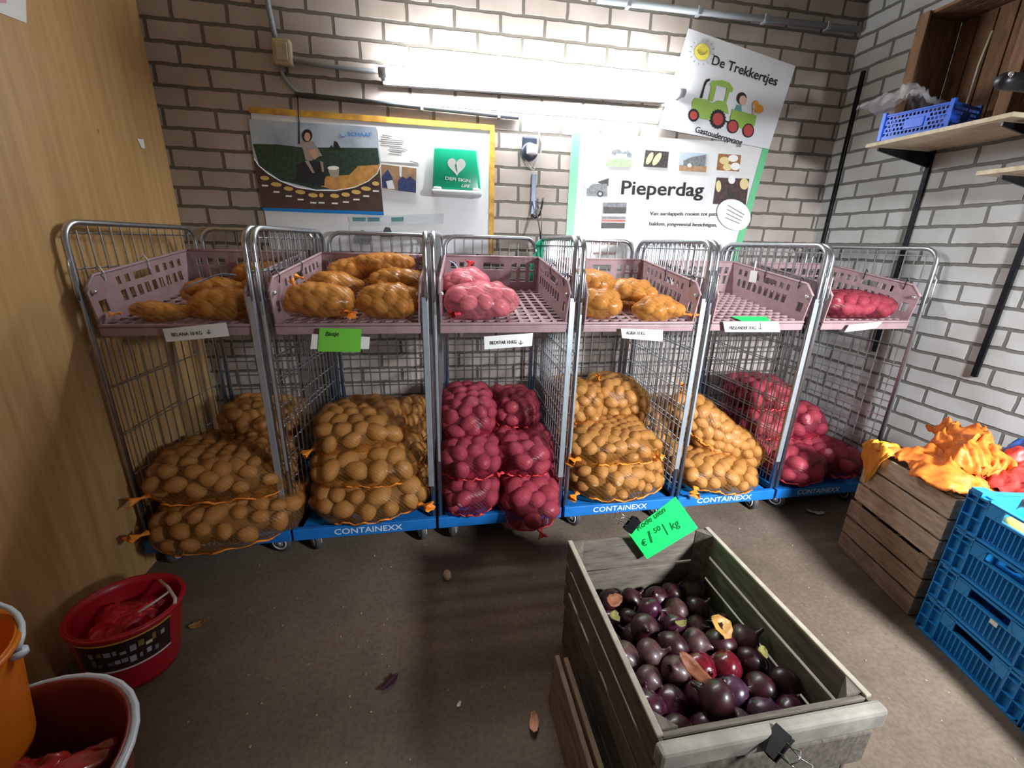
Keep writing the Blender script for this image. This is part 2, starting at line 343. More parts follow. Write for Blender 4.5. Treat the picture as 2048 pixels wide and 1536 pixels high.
# potato poster
PK = 3.938
ps = empty('potato_poster', at(630, 330, 1, -.021), label='poster of a woman sitting in a potato field above a row of potato kinds', cat='poster')
def child_world(o, par):                       # world-built mesh parented to an unrotated thing
    for v in o.data.vertices: v.co -= par.location
    return o
def pic(name, polys, par, mats, k, ox, oy, y):
    bm = B()
    for i, (pts, mi) in enumerate(polys):
        q = K(k, ox, oy, y - i*.0004)(pts); poly(bm, q, mi)
    return child_world(flat(name, bm, mats, par), par)
pm = [mat('poster_sky', '8fa0b0', .35, 0, 0, 6, col2='c6d0da'), mat('poster_field', '2c4030', .5, 0, .5, 60), mat('poster_earth', 'c48f4c', .5, 0, .25, 30), mat('poster_brown', '4e3934', .5, 0, .15, 20),
      mat('poster_blue', '1279c6', .4), mat('poster_skirt', '1f2024', .6), mat('poster_skin', 'c69a80', .6), mat('poster_shirt', '9c8f86', .6), mat('poster_hair', '2a1d18', .6), mat('poster_bucket', 'a49c8a', .5), M_white, mat('poster_potato', 'd9b366', .5), mat('poster_logo', '2f7fd0', .5)]
pic('paper', [([(68, 150), (1072, 215), (1132, 905), (180, 870), (110, 500)], 3)], ps, pm, PK, 480, 200, -.021)
arcpts = [(1110, 500), (1080, 580), (1010, 640), (900, 690), (750, 715), (600, 712), (450, 690), (320, 640), (220, 580), (150, 520), (110, 460)]
pic('field_picture', [([(68, 150), (1072, 215), (1110, 500)] + arcpts + [(100, 400)], 0),
    ([(100, 345), (300, 350), (480, 372), (700, 375), (1085, 378), (1100, 500), (900, 690), (600, 705), (320, 632), (150, 515)], 1),
    ([(640, 680), (680, 600), (860, 590), (930, 520), (1105, 510), (1080, 580), (1010, 640), (900, 688), (760, 712)], 2)], ps, pm, PK, 480, 200, -.0218)
bm = B(); pts = K(PK, 480, 200, -.0232)([(110, 462)] + arcpts[::-1][1:]); tube(bm, pts, .0025, 5); child_world(obj('curved_edge', bm, M_white, ps), ps)
pic('seated_figure', [([(440, 505), (520, 480), (640, 490), (668, 560), (665, 676), (560, 660), (430, 640), (450, 560)], 5), ([(470, 330), (500, 315), (575, 325), (620, 390), (648, 440), (600, 450), (560, 480), (515, 470), (500, 400)], 7),
    ([(535, 395), (590, 385), (615, 450), (585, 470), (560, 430)], 6), (ell(528, 280, 42, 50), 8), (ell(530, 290, 24, 34), 6), ([(510, 480), (540, 475), (590, 575), (570, 575)], 7), ([(630, 480), (655, 490), (662, 570), (645, 565)], 7)], ps, pm, PK, 480, 200, -.0232)
pic('pail', [([(690, 540), (782, 545), (776, 612), (715, 605)], 9), (ell(735, 535, 45, 16), 10)], ps, pm, PK, 480, 200, -.0232)
pic('far_figure', [([(700, 380), (720, 355), (735, 380)], 8), ([(735, 385), (742, 322), (765, 330), (792, 382)], 5)], ps, pm, PK, 480, 200, -.0232)
for i, (a, b_, w_) in enumerate([(195, 615, 36), (285, 665, 44), (382, 698, 38), (475, 725, 40), (575, 750, 38), (640, 750, 18), (745, 755, 36), (832, 745, 34), (915, 725, 38), (992, 698, 40), (1068, 658, 28)]):
    pic('potato_picture', [(ell(a, b_, w_, 17, 14, .12), 11)], ps, pm, PK, 480, 200, -.0232); pic('caption', [([(a-22, b_+52), (a+26, b_+54), (a+26, b_+66), (a-22, b_+64)], 10)], ps, pm, PK, 480, 200, -.0232)
pic('blue_strip', [([(178, 848), (1130, 880), (1134, 908), (180, 870)], 4)], ps, pm, PK, 480, 200, -.0232)
q = K(PK, 480, 200, -.0235)([(848, 283), (1038, 290)])
child_world(flat('lettering', text_bm('SCHAAP', q[0], q[1], .021, (0, -1, 0)), pm[12], ps), ps)
bm = B(); tube(bm, K(PK, 480, 200, -.0235)([(795, 268), (800, 285), (820, 288), (835, 275)]), .002, 5); child_world(obj('logo_mark', bm, pm[12], ps), ps)
# typed sheet, photo, leaflets
def sheet(name, corners, m, y, label, cat, k=1, ox=0, oy=0, th=.0015):
    q = K(k, ox, oy, y)(corners); c_ = sum(q, Vector()) / len(q)
    e = empty(name, c_, label=label, cat=cat)
    bm = B(); f = poly(bm, q); o = child_world(flat('paper', bm, m, e), e); solid(o, th, 1); return e
sh = sheet('typed_sheet', [(1080, 225), (1420, 240), (1410, 500), (1100, 485)], M_white, -.016, 'white typed sheet pinned right of the potato poster', 'paper', PK, 480, 200)
for i, (x0, y0, x1) in enumerate([(1120, 275, 1200), (1105, 310, 1290), (1112, 340, 1280), (1175, 375, 1310), (1178, 405, 1275), (1335, 482, 1400)]):
    q = K(PK, 480, 200, -.0185)([(x0, y0), (x1, y0 + 14)]); bm = B(); bar(bm, q[0], q[1], .001, .004); child_world(obj('text_line', bm, M_greyink, sh), sh)
ph = sheet('group_photo', [(1100, 495), (1398, 528), (1393, 742), (1112, 700)], M_white, -.0195, 'small photo of people in blue pinned under the typed sheet', 'photo', PK, 480, 200)
pm2 = [mat('photo_tan', '9c7c5c', .5, 0, .3, 20), mat('photo_blue', '2c3864', .6, 0, .4, 50), mat('photo_white', 'd6d8dc', .5)]
pic('photo_print', [([(1112, 505), (1390, 538), (1386, 732), (1120, 695)], 0), ([(1118, 600), (1165, 545), (1200, 610), (1215, 690), (1120, 690)], 1), ([(1245, 640), (1275, 600), (1310, 620), (1340, 600), (1386, 640), (1386, 730), (1245, 715)], 1), ([(1150, 640), (1200, 630), (1220, 700), (1165, 700)], 2), ([(1255, 522), (1275, 524), (1272, 610), (1256, 600)], 2)], ph, pm2, PK, 480, 200, -.0212)
lf = sheet('leaflet_strip', [(850, 920), (1608, 895), (1600, 975), (870, 985)], mat('pale_leaflet', 'cfd6da', .5), -.016, 'pale leaflet with small pictures low on the notice board', 'leaflet', PK, 480, 200)
for pp_ in ([(885, 925), (990, 925), (988, 955), (890, 955)], [(1005, 925), (1100, 925), (1098, 955), (1005, 958)], [(1190, 925), (1290, 920), (1288, 955), (1195, 958)]): pic('small_picture', [(pp_, 0)], lf, [mat('leaf_teal', '5c8d90', .5)], PK, 480, 200, -.018)
lf2 = sheet('folded_brochure', [(860, 990), (1400, 985), (1400, 1165), (870, 1170)], mat('clear_sleeve', 'd8dadc', .3), -.016, 'brochure with a dark triangle in a clear sleeve seen through the second cage', 'brochure', PK, 480, 200)
for i_, pp_ in enumerate(([(890, 1080), (960, 1020), (1040, 1060), (1030, 1140), (900, 1130)], [(1105, 1075), (1145, 1000), (1180, 1005), (1212, 1078)])): pic('brochure_picture', [(pp_, i_)], lf2, [mat('brochure_grey', '8d8f92', .5, 0, .3, 40), mat('brochure_dark', '45484c', .5)], PK, 480, 200, -.018)
# first aid cabinet
A0 = Vector((-1.81, -.015, 1.95))
a = empty('defibrillator_cabinet', A0, label='green defibrillator cabinet with white heart on the wall above the second cage', cat='defibrillator')
bm = B(); t_ = B(); box(t_, -.145, .145, -.10, 0, -.09, .15, .02)
for v in t_.verts:
    k = (v.co.z + .09) / .24; v.co.x *= 1.0 - .12*max(0, k); v.co.y *= 1 - .25*k
merge(bm, t_); obj('green_cover', bm, mat('aed_green', '11a47b', .3, coat=.3), a, True)
bm = B(); box(bm, -.15, .15, -.115, 0, -.118, -.085, .012); box(bm, -.14, -.09, -.105, -.03, -.12, -.07, .01); box(bm, .09, .14, -.105, -.03, -.12, -.07, .01); obj('grey_base', bm, mat('aed_grey', 'b9bfc0', .35), a, True)
hp = []
for i in range(28):
    th = 2*PI*i/28; hx = .0033*16*math.sin(th)**3/1.0; hz = .0033*(13*math.cos(th) - 5*math.cos(2*th) - 2*math.cos(3*th) - math.cos(4*th))
    hp.append(Vector((hx - .0, -.098 - .0 + .02*(hz+.05)/.1*.35, hz + .045)))
bm = B(); poly(bm, [p + Vector((0, -.006, 0)) for p in hp]); flat('white_heart', bm, M_white, a)
flat('lettering', text_bm('DEFI SIGN', (-.068, -.112, -.033), (.078, -.112, -.042), .018, (0, -1, .12), bold=.004), M_white, a)
flat('lettering', text_bm('LIFE', (.024, -.112, -.068), (.078, -.112, -.071), .017, (0, -1, .12), .4), M_white, a)
bm = B(); poly(bm, [(-.004, -.106, .02), (.004, -.108, .005), (-.002, -.107, .06), (-.01, -.106, .045)]); flat('flash_mark', bm, mat('aed_green2', '35a383', .4), a)
# doorbell charger and hook
ch = empty('wall_charger', (-1.355, -.0, 2.13), label='black and white charger unit with looped wire under the tube lamp', cat='charger')
bm = B(); box(bm, -.05, .045, -.035, -.001, -.05, .065, .012); lathe(bm, [(0, -.001), (.052, -.001), (.052, -.04), (.04, -.05), (0, -.05)], 20, (-.003, 0, -.02), 'y'); obj('housing', bm, mat('dark_slate_plastic', '39414f', .3), ch)
bm = B(); box(bm, -.025, .04, -.075, -.04, -.04, .015, .008); obj('plug', bm, M_white, ch)
bm = B(); tube(bm, [(.05, -.03, .09), (.075, -.03, .03), (.065, -.03, -.05), (.03, -.03, -.12), (.01, -.03, -.115), (-.03, -.03, -.06), (-.055, -.03, 0), (-.055, -.03, .06)], .0035, 6); obj('wire_loop', bm, mat('grey_wire', 'a8b0b4', .4), ch)
hk = empty('wall_hook', (-1.315, -.002, 1.85), label='grey metal strap hook on the wall below the charger', cat='hook')
bm = B(); box(bm, -.018, .012, -.012, 0, -.10, .14, .002); obj('strap', bm, mat('grey_metal', '6d7684', .4, .6), hk)
bm = B(); tube(bm, [(-.01, -.014, -.1), (.01, -.03, -.118), (.035, -.045, -.1), (.045, -.05, -.05), (.05, -.05, .0)], .007, 8); obj('hook_arm', bm, M_blackmetal, hk)
# green pouch on a cord
gp = empty('green_pouch', (-1.30, -.19, 1.47), label='green fabric pouch hanging on a cord inside the third cage', cat='pouch')
bm = B(); tube(bm, [(-.01, .14, .36), (-.005, .10, .27), (.0, .03, .17), (0, 0, .1)], .004, 6); tube(bm, [(-.01, .14, .36), (.02, .11, .3), (.012, .05, .22), (0, 0, .12)], .003, 6); obj('cord', bm, M_black, gp)
bm = B(); prof = [(.006, .13), (.035, .115), (.035, .09), (.022, .06), (.04, .03), (.045, -.03), (.04, -.09), (.03, -.125), (.006, -.135)]
lathe(bm, prof, 14)
for v in bm.verts: v.co.y *= .35; v.co.x += .012*noise.noise(v.co*22) - (.1 - v.co.z)*.12
obj('pouch_cloth', bm, mat('green_cloth', '1fa27c', .6, 0, .2, 30, .3), gp, True)
# right banner
bn = empty('potato_day_banner', at(1330, 400, 1, -.012), label='Pieperdag banner with green side edges and farm photos on the brick wall', cat='banner')
q = [at(1142, 262, 1, -.006), at(1538, 290, 1, -.006)]
tl, tr = Vector((-1.085, -.006, 2.24)), Vector((.315, -.006, 2.255)); bl, brr = Vector((-1.085, -.006, 1.28)), Vector((.20, -.006, 1.28))
bm = B(); poly(bm, [tl, tr, brr, bl]); o = child_world(flat('banner_sheet', bm, mat('banner_white', 'e6e6e6', .3, 0, .05, 3), bn), bn); solid(o, .004, 1)
M_bg = mat('banner_green', '6fc792', .4)
bm = B(); d_ = Vector((0, -.003, 0)); poly(bm, [tl+d_, tl+d_+Vector((.055, 0, 0)), bl+d_+Vector((.055, 0, 0)), bl+d_]); child_world(flat('green_edge', bm, M_bg, bn), bn)
bm = B(); poly(bm, [tr+d_-Vector((.05, 0, 0)), tr+d_, brr+d_, brr+d_-Vector((.05, 0, 0))]); child_world(flat('green_edge', bm, M_bg, bn), bn)
BK = 3.413
pb = [mat('ph_sky', 'b9c8d4', .4), mat('ph_grass', '9fb88e', .5, 0, .3, 40), mat('ph_dark', '3c3432', .5, 0, .5, 60), mat('ph_corn', 'e2cf96', .5), mat('ph_soil', 'b08a66', .5, 0, .3, 40), mat('ph_grey', '7d8084', .5, 0, .4, 60), mat('ph_brown', 'a06c42', .5, 0, .3, 40), mat('ph_cow', '4a3836', .5, 0, .4, 30), M_white, mat('ph_red', 'c05c50', .5)]
def bp_(polys): return pic('farm_photo', polys, bn, pb, BK, 980, 220, -.0105)
bp_([([(830, 260), (972, 268), (965, 392), (790, 385)], 0), ([(805, 330), (968, 340), (965, 392), (790, 385)], 1), ([(835, 275), (880, 265), (905, 290), (940, 275), (970, 300), (968, 325), (830, 305)], 5), ([(860, 300), (935, 302), (930, 335), (860, 330)], 8)])
bp_([([(1062, 272), (1222, 285), (1210, 395), (1047, 388)], 2), (ell(1090, 330, 45, 18, 16, -1.1), 3), (ell(1140, 335, 50, 20, 16, -1.0), 3)])
bp_([([(1300, 285), (1485, 298), (1475, 425), (1290, 415)], 0), ([(1295, 375), (1480, 385), (1475, 425), (1290, 415)], 4), ([(1320, 345), (1380, 320), (1475, 305), (1470, 385), (1320, 380)], 5), (ell(1362, 378, 14, 14), 8)])
bp_([([(1562, 298), (1715, 308), (1700, 420), (1548, 410)], 6), (ell(1600, 345, 34, 26), 3), (ell(1660, 330, 34, 24), 8), (ell(1620, 390, 30, 24), 3), (ell(1675, 385, 32, 26), 8)])
bp_([([(650, 460), (812, 468), (802, 600), (640, 590)], 0), ([(735, 490), (812, 465), (808, 520), (745, 500)], 2), ([(660, 540), (700, 505), (800, 505), (800, 590), (660, 585)], 5), (ell(752, 572, 22, 22), 2), (ell(752, 572, 10, 10), 8)])
bp_([([(1548, 460), (1770, 470), (1745, 655), (1522, 640)], 7), (ell(1650, 475, 24, 30), 8), (ell(1560, 520, 18, 40), 3), (ell(1735, 505, 30, 38), 3), ([(1620, 560), (1690, 560), (1670, 640), (1640, 640)], 2)])
bp_([([(770, 628), (936, 628), (920, 810), (758, 810)], 8), ([(772, 632), (934, 632), (930, 708), (768, 708)], 5), ([(775, 660), (930, 665), (925, 705), (775, 705)], 2), ([(765, 726), (925, 728), (925, 746), (764, 744)], 5), ([(764, 748), (925, 750), (924, 764), (762, 762)], 9), ([(762, 768), (922, 770), (918, 808), (760, 808)], 2)])
def bt(body, x0, y0, x1, y1, hpx, mm=M_ink, y=-.0115, bold=.008):
    q = K(BK, 980, 220, y)([(x0, y0), (x1, y1), (x0, y0 - hpx)])
    child_world(flat('lettering', text_bm(body, q[0], q[1], (q[2]-q[0]).length, (0, -1, 0), bold=bold), mm, bn), bn)
bt('Pieperdag', 895, 574, 1455, 588, 98, bold=.016); bt('Van aardappels rooien tot patat', 1092, 718, 1568, 722, 26)
bt('bakken, jongveestal bezichtigen,', 1088, 788, 1548, 796, 26); bt('te familie ... in te nemen.', 1115, 935, 1475, 940, 24)
M_redink = mat('faded_red_ink', 'a8605c', .6)
bt('!12 ! Li Aalten', 690, 920, 885, 922, 26, M_redink); bt('Fam. Jansink', 690, 985, 865, 988, 22, M_redink)
ov = sheet('oval_sticker', ell(1665, 715, 120, 100, 28, .6), M_white, -.02, 'white oval paper with small print stuck over the lower right of the banner', 'sticker', BK, 980, 220)
for i in range(4):
    q = K(BK, 980, 220, -.0225)([(1625+i*6-i*12, 650+i*28), (1735-i*10, 715+i*20)]); bm = B(); bar(bm, q[0], q[1], .001, .0035); child_world(obj('text_line', bm, M_greyink, ov), ov)
ov = sheet('oval_paper', ell(925, 725, 80, 100, 24, -.2), mat('pale_paper', 'dadcde', .6), -.009, 'pale round paper behind the column of small photos on the banner', 'sticker', BK, 980, 220)
# tractor sign
SK = 5.906
sg = empty('tractor_sign', at(1455, 180, 1, -.024), label='tilted white sign with a green tractor and smiling sun high on the wall', cat='sign')
q = K(1, 0, 0, -.024)([(1378, 57), (1591, 132), (1538, 298), (1317, 256)])
bm = B(); poly(bm, q); o = child_world(flat('sign_panel', bm, mat('sign_white', 'dfe2e6', .4), sg), sg); solid(o, .006, 1)
sm = [mat('tractor_green', '8fb352', .5), mat('tyre_black', '1f1c1e', .6), mat('hub_red', 'b04442', .5), mat('sun_yellow', 'ecdc58', .5), mat('sun_edge', 'a8a49a', .5), mat('skin_pale', 'd8b4a4', .5), mat('hair_dark', '2a1c20', .5), mat('teal_shirt', '5f9a98', .5), mat('orange_hair', 'e59c2c', .5)]
Y2 = -.0312
pic('sun_drawing', [(ell(615, 375, 96, 106, 28), 4), (ell(615, 377, 88, 98, 28), 3)], sg, sm, SK, 1300, 40, Y2)
bm = B(); tube(bm, K(SK, 1300, 40, Y2-.002)([(555, 350), (570, 390), (605, 412), (645, 402), (672, 360)]), .0022, 5)
tube(bm, K(SK, 1300, 40, Y2-.002)([(598, 320), (606, 318)]), .0025, 5); tube(bm, K(SK, 1300, 40, Y2-.002)([(634, 320), (642, 322)]), .0025, 5)
for i in range(15):
    a_ = 2*PI*i/15 + .2; tube(bm, K(SK, 1300, 40, Y2)([(615+125*math.cos(a_), 375+135*math.sin(a_)), (615+152*math.cos(a_), 375+162*math.sin(a_))]), .0018, 4)
child_world(obj('sun_lines', bm, mat('line_grey', '77776c', .6), sg), sg)
def gear(cx, cy, rx, ry, n):
    o_ = []
    for i in range(n*2):
        a_ = PI*i/n; s_ = 1.0 if i % 2 else .88; o_.append((cx+rx*s_*math.cos(a_), cy+ry*s_*math.sin(a_)))
    return o_
pic('tractor_drawing', [([(490, 1060), (500, 960), (535, 918), (690, 945), (740, 985), (800, 950), (885, 960), (915, 1010), (930, 1110), (880, 1090), (830, 1130), (700, 1180), (590, 1160), (560, 1080)], 0),
    ([(690, 945), (725, 790), (708, 760), (740, 715), (850, 710), (940, 740), (985, 810), (975, 850), (940, 850), (905, 980), (880, 960), (912, 800), (790, 770), (745, 960)], 0),
    ([(590, 920), (640, 740), (665, 700), (708, 690), (710, 715), (675, 735), (650, 790), (618, 925)], 1)], sg, sm, SK, 1300, 40, Y2)
pic('trailer_drawing', [([(945, 1170), (975, 1050), (1260, 1130), (1235, 1250), (1110, 1290), (1000, 1250)], 0), ([(880, 1185), (930, 1195), (930, 1215), (880, 1205)], 1)], sg, sm, SK, 1300, 40, Y2)
for cx, cy, rx, ry, g in [(515, 1125, 70, 82, 1), (803, 1170, 98, 122, 1), (980, 1258, 68, 82, 0), (1162, 1305, 68, 84, 0)]:
    pic('wheel_drawing', [(gear(cx, cy, rx, ry, 18) if g else ell(cx, cy, rx, ry, 26), 1), (ell(cx, cy, rx*(.62 if g else .82), ry*(.62 if g else .82), 24), 2)], sg, sm, SK, 1300, 40, Y2-.001)
pic('child_drawing', [([(1005, 1060), (1030, 1000), (1080, 1010), (1085, 1085)], 7), (ell(1085, 925, 58, 72), 6), (ell(1098, 950, 44, 58), 5)], sg, sm, SK, 1300, 40, Y2-.001)
pic('child_drawing', [([(1205, 1110), (1215, 1050), (1240, 1050), (1235, 1125)], 5), (ell(1250, 1010, 38, 60), 8), (ell(1290, 1050, 52, 50), 8), (ell(1228, 1020, 18, 30), 5)], sg, sm, SK, 1300, 40, Y2-.001)
for body, a0, a1, h_ in [('De Trekkertjes', (725, 522), (1492, 778), 118), ('Gastouderopvang', (530, 1322), (1082, 1480), 72)]:
    q = K(SK, 1300, 40, Y2)([a0, a1, (a0[0]+h_*.2, a0[1]-h_)])
    child_world(flat('lettering', text_bm(body, q[0], q[1], (q[2]-q[0]).length, (0, -1, 0)), M_ink, sg), sg)
# scraps on the plywood
def wq(pts): return [at(a_, b_, 0, LX+.003) for a_, b_ in pts]
o = flat('torn_paper', poly(B(), wq([(274, 277), (287, 279), (290, 297), (283, 296)])), M_white); solid(o, .001); tag(o, 'tiny torn white paper scrap on the plywood wall', 'paper scrap')
e = empty('wall_notice', at(20, 20, 0, LX+.004), label='white paper notice with pink print at the top of the plywood wall', cat='paper')
child_world(solid(flat('paper', poly(B(), wq([(-40, -60), (50, -60), (53, 46), (0, 26), (-40, 14)])), M_white, e), .001), e)
child_world(flat('pink_print', poly(B(), [p + Vector((.002, 0, 0)) for p in wq([(-40, -40), (12, -40), (12, 6), (-40, 6)])]), mat('pink_print', 'd8a0a8', .6), e), e)

# ------------------------------------------------------------------ roll cages
YF, YBK, ZT, ZD = -.92, -.13, 1.605, .165
CAGES = [  # front left x, front right x, back left x, back right x
    (-3.352, -2.722, -3.268, -2.625), (-2.690, -2.000, -2.592, -1.950), (-1.966, -1.305, -1.912, -1.285),
    (-1.268, -.610, -1.240, -.618), (-.573, .058, -.575, .020), (.095, .768, .062, .735)]
def frame_pts(P, Q, z0, z1, r):                 # inverted U from P to Q (xy), rounded upper corners
    P, Q = Vector(P), Vector(Q); d = (Q - P); L_ = d.length; d.normalize(); pts = [P + Vector((0, 0, z0))]
    pts.append(P + Vector((0, 0, z1 - r)))
    for i in range(1, 7):
        a_ = PI/2*i/6; pts.append(P + d*(r - r*math.cos(a_)) + Vector((0, 0, z1 - r + r*math.sin(a_))))
    pts.append(Q - d*r + Vector((0, 0, z1)))
    for i in range(1, 7):
        a_ = PI/2*i/6; pts.append(Q - d*(r - r*math.sin(a_)) + Vector((0, 0, z1 - r + r*math.cos(a_))))
    pts.append(Q + Vector((0, 0, z0))); return pts
def panel(name, P, Q, par, nv, hz, z0, r=.012, side=0, rw=.0034):
    P, Q = Vector(P), Vector(Q)
    bm = B(); tube(bm, frame_pts(P, Q, z0, ZT, .075), r, 10); fr = obj(name, bm, M_steel, par)
    bm = B(); n = Vector((-(Q-P).y, (Q-P).x, 0)).normalized() * .006
    for i in range(1, nv+1):
        k = i/(nv+1); p = P.lerp(Q, k); zt = ZT - (.012 if 1 < i < nv else .03)
        tube(bm, [p + Vector((0, 0, z0+.02)), p + Vector((0, 0, zt))], rw, 5, caps=False)
    for z in hz:
        tube(bm, [P + n + Vector((0, 0, z)), Q + n + Vector((0, 0, z))], rw, 5, caps=False)
    obj('wire_grid', bm, M_wire, fr); return fr
HZS = [1.565, 1.43, 1.30, 1.17, 1.05, .93, .81, .71, .61, .51, .42, .33, .25]
HZB = [1.42, 1.28, 1.14, 1.01, .92, .83, .74, .65, .56, .47, .38, .29]
TXT = {0: (.22, .74, 'CONTAINEXX'), 1: (.27, .76, 'CONTAINEXX'), 3: (.24, .74, 'CONTAINEXX'), 4: (.18, .76, 'CONTAINEXX'), 5: (.20, .66, 'CONTAINEXX')}
CLAB = ['roll cage nearest the plywood wall, holding orange potato sacks and a BELANA label',
        'second roll cage from the plywood wall, with the lime green card on its tray',
        'roll cage full of red potato sacks in the middle, with the BILDSTAR label',
        'roll cage of heaped orange sacks standing behind the red onion crate',
        'roll cage with the empty tray and a diagonal leaning orange sack',
        'roll cage in the right corner beside the stacked wooden crates, in deep shade']
def caster(par, x, y, ang, m_=M_rubber):
    r = .056; ca, sa = math.cos(ang), math.sin(ang)
    mt_ = Matrix.Translation((x, y, 0)) @ Matrix.Rotation(ang, 4, 'Z')
    t_ = B(); lathe(t_, [(0, -.014), (.036, -.015), (r, -.012), (r, .012), (.036, .015), (0, .014)], 22, (0, 0, r), 'x'); bm = B(); merge(bm, t_, mt_); w = obj('wheel', bm, m_, None, False)
    for s_ in (-.0165, .0165):
        t_ = B(); tube(t_, [(s_, .034*math.cos(a_), r + .034*math.sin(a_)) for a_ in [2*PI*i/18 for i in range(18)]], .004, 6, closed=True); bm = B(); merge(bm, t_, mt_); h_ = obj('hub_ring', bm, mat('light_hub', 'b8bcc0', .35), w)
    t_ = B(); box(t_, -.024, -.018, -.02, .02, r-.01, .108, .002); box(t_, .018, .024, -.02, .02, r-.01, .108, .002); box(t_, -.026, .026, -.032, .032, .1, .112, .002)
    lathe(t_, [(0, -.026), (.012, -.026), (.012, .026), (0, .026)], 10, (0, 0, r), 'x')
    bm = B(); merge(bm, t_, mt_); f = obj('caster', bm, M_strip, par); w.parent = par
for ci, (fl, fr_, bl_, br_) in enumerate(CAGES):
    g = empty('roll_cage', (0, 0, 0), label=CLAB[ci], cat='roll cage', group=None)
    hz = [z for z in HZS if not (ci in (0,) and z in (1.05, .81, .61))]
    panel('side_frame', (fl, YF, 0), (bl_, YBK, 0), g, 13 if ci in (0, 5) else 15, hz, ZD)
    panel('side_frame', (fr_, YF, 0), (br_, YBK, 0), g, 13 if ci in (0, 5) else 15, hz, ZD)
    panel('back_frame', (bl_+.024, YBK+.03, 0), (br_-.024, YBK+.03, 0), g, 9, HZB, ZD, rw=.003)
    # deck
    bm = B(); V = [Vector(p) for p in [(fl+.02, YF+.0, 0), (fr_-.02, YF+.0, 0), (br_-.01, YBK, 0), (bl_+.01, YBK, 0)]]
    lo = [bm.verts.new(v + Vector((0, 0, .115))) for v in V]; hi = [bm.verts.new(v + Vector((0, 0, ZD-.012))) for v in V]
    bm.faces.new(hi); bm.faces.new(lo[::-1])
    for i in range(4): bm.faces.new((lo[i], lo[(i+1) % 4], hi[(i+1) % 4], hi[i]))
    dk = obj('deck', bm, M_blue, g)
    bm = B(); box(bm, fl-.012, fr_+.008, YF-.03, YF-.002, .108, .172, .004); ly = obj('front_rail', bm, M_blue, dk)
    if ci in TXT:
        a_, b_, s_ = TXT[ci]; W_ = fr_ - fl
        flat('lettering', text_bm(s_, (fl + W_*a_, YF-.0315, .127), (fl + W_*b_, YF-.0315, .124), .034, (0, -1, 0)), M_lettering, dk)
    for x, y, a_ in [(fl+.07, YF+.05, .5 if ci % 2 else -.2), (fr_-.07, YF+.05, .25 if ci in (1, 3) else 1.35 if ci == 0 else -.1), (bl_+.08, YBK-.06, .3), (br_-.08, YBK-.06, -.4)]: caster(g, x, y, a_)
    # label rail on right front post
    if ci < 5:
        bm = B(); box(bm, fr_-.022, fr_+.006, YF-.018, YF-.012, .33 if ci == 0 else .36, 1.33, .002); obj('label_rail', bm, M_strip, g)
    if ci in (1, 2, 3, 4):
        bm = B(); box(bm, fl-.004, fl+.008, YF-.016, YF-.011, .5, 1.25, .002); obj('edge_strip', bm, M_strip, g)
    for s_ in (fl, fr_):
        bm = B(); tube(bm, [(s_, YF-.014, 1.47), (s_+.004, YF-.026, 1.44), (s_+.004, YF-.026, 1.34), (s_, YF-.014, 1.31)], .004, 6); obj('latch_hook', bm, M_steel, g)

# ------------------------------------------------------------------ plastic trays
TRAYS = [((-3.315, -2.742), (-3.235, -2.655)), ((-2.650, -2.030), (-2.570, -1.985)), ((-1.943, -1.330), (-1.895, -1.335)),
         ((-1.245, -.650), (-1.215, -.660)), ((-.550, .005), (-.545, -.025)), ((.125, .700), (.10, .685))]
TY0, TY1, TZ0, TZ1, TH = -.925, -.28, 1.205, 1.300, .195
TN = Vector((0, -(TZ1-TZ0), TY1-TY0)).normalized()
def tp(i, u, v, h=0.):
    (a, b_), (c, d) = TRAYS[i]; xf, xb = a + (b_-a)*u, c + (d-c)*u
    return Vector((xf + (xb-xf)*v, TY0 + (TY1-TY0)*v, TZ0 + (TZ1-TZ0)*v)) + TN*h
TLAB = ['mauve plastic tray with five orange bags in the cage by the plywood wall', 'mauve plastic tray heaped with six orange potato bags above the lime green card',
        'mauve plastic tray holding two pink bags at its left, rest empty', 'mauve plastic tray with bright orange bags above the AGRIA label',
        'empty mauve plastic tray with a green card lying on its front edge', 'mauve plastic tray with a long red bag in the corner cage']
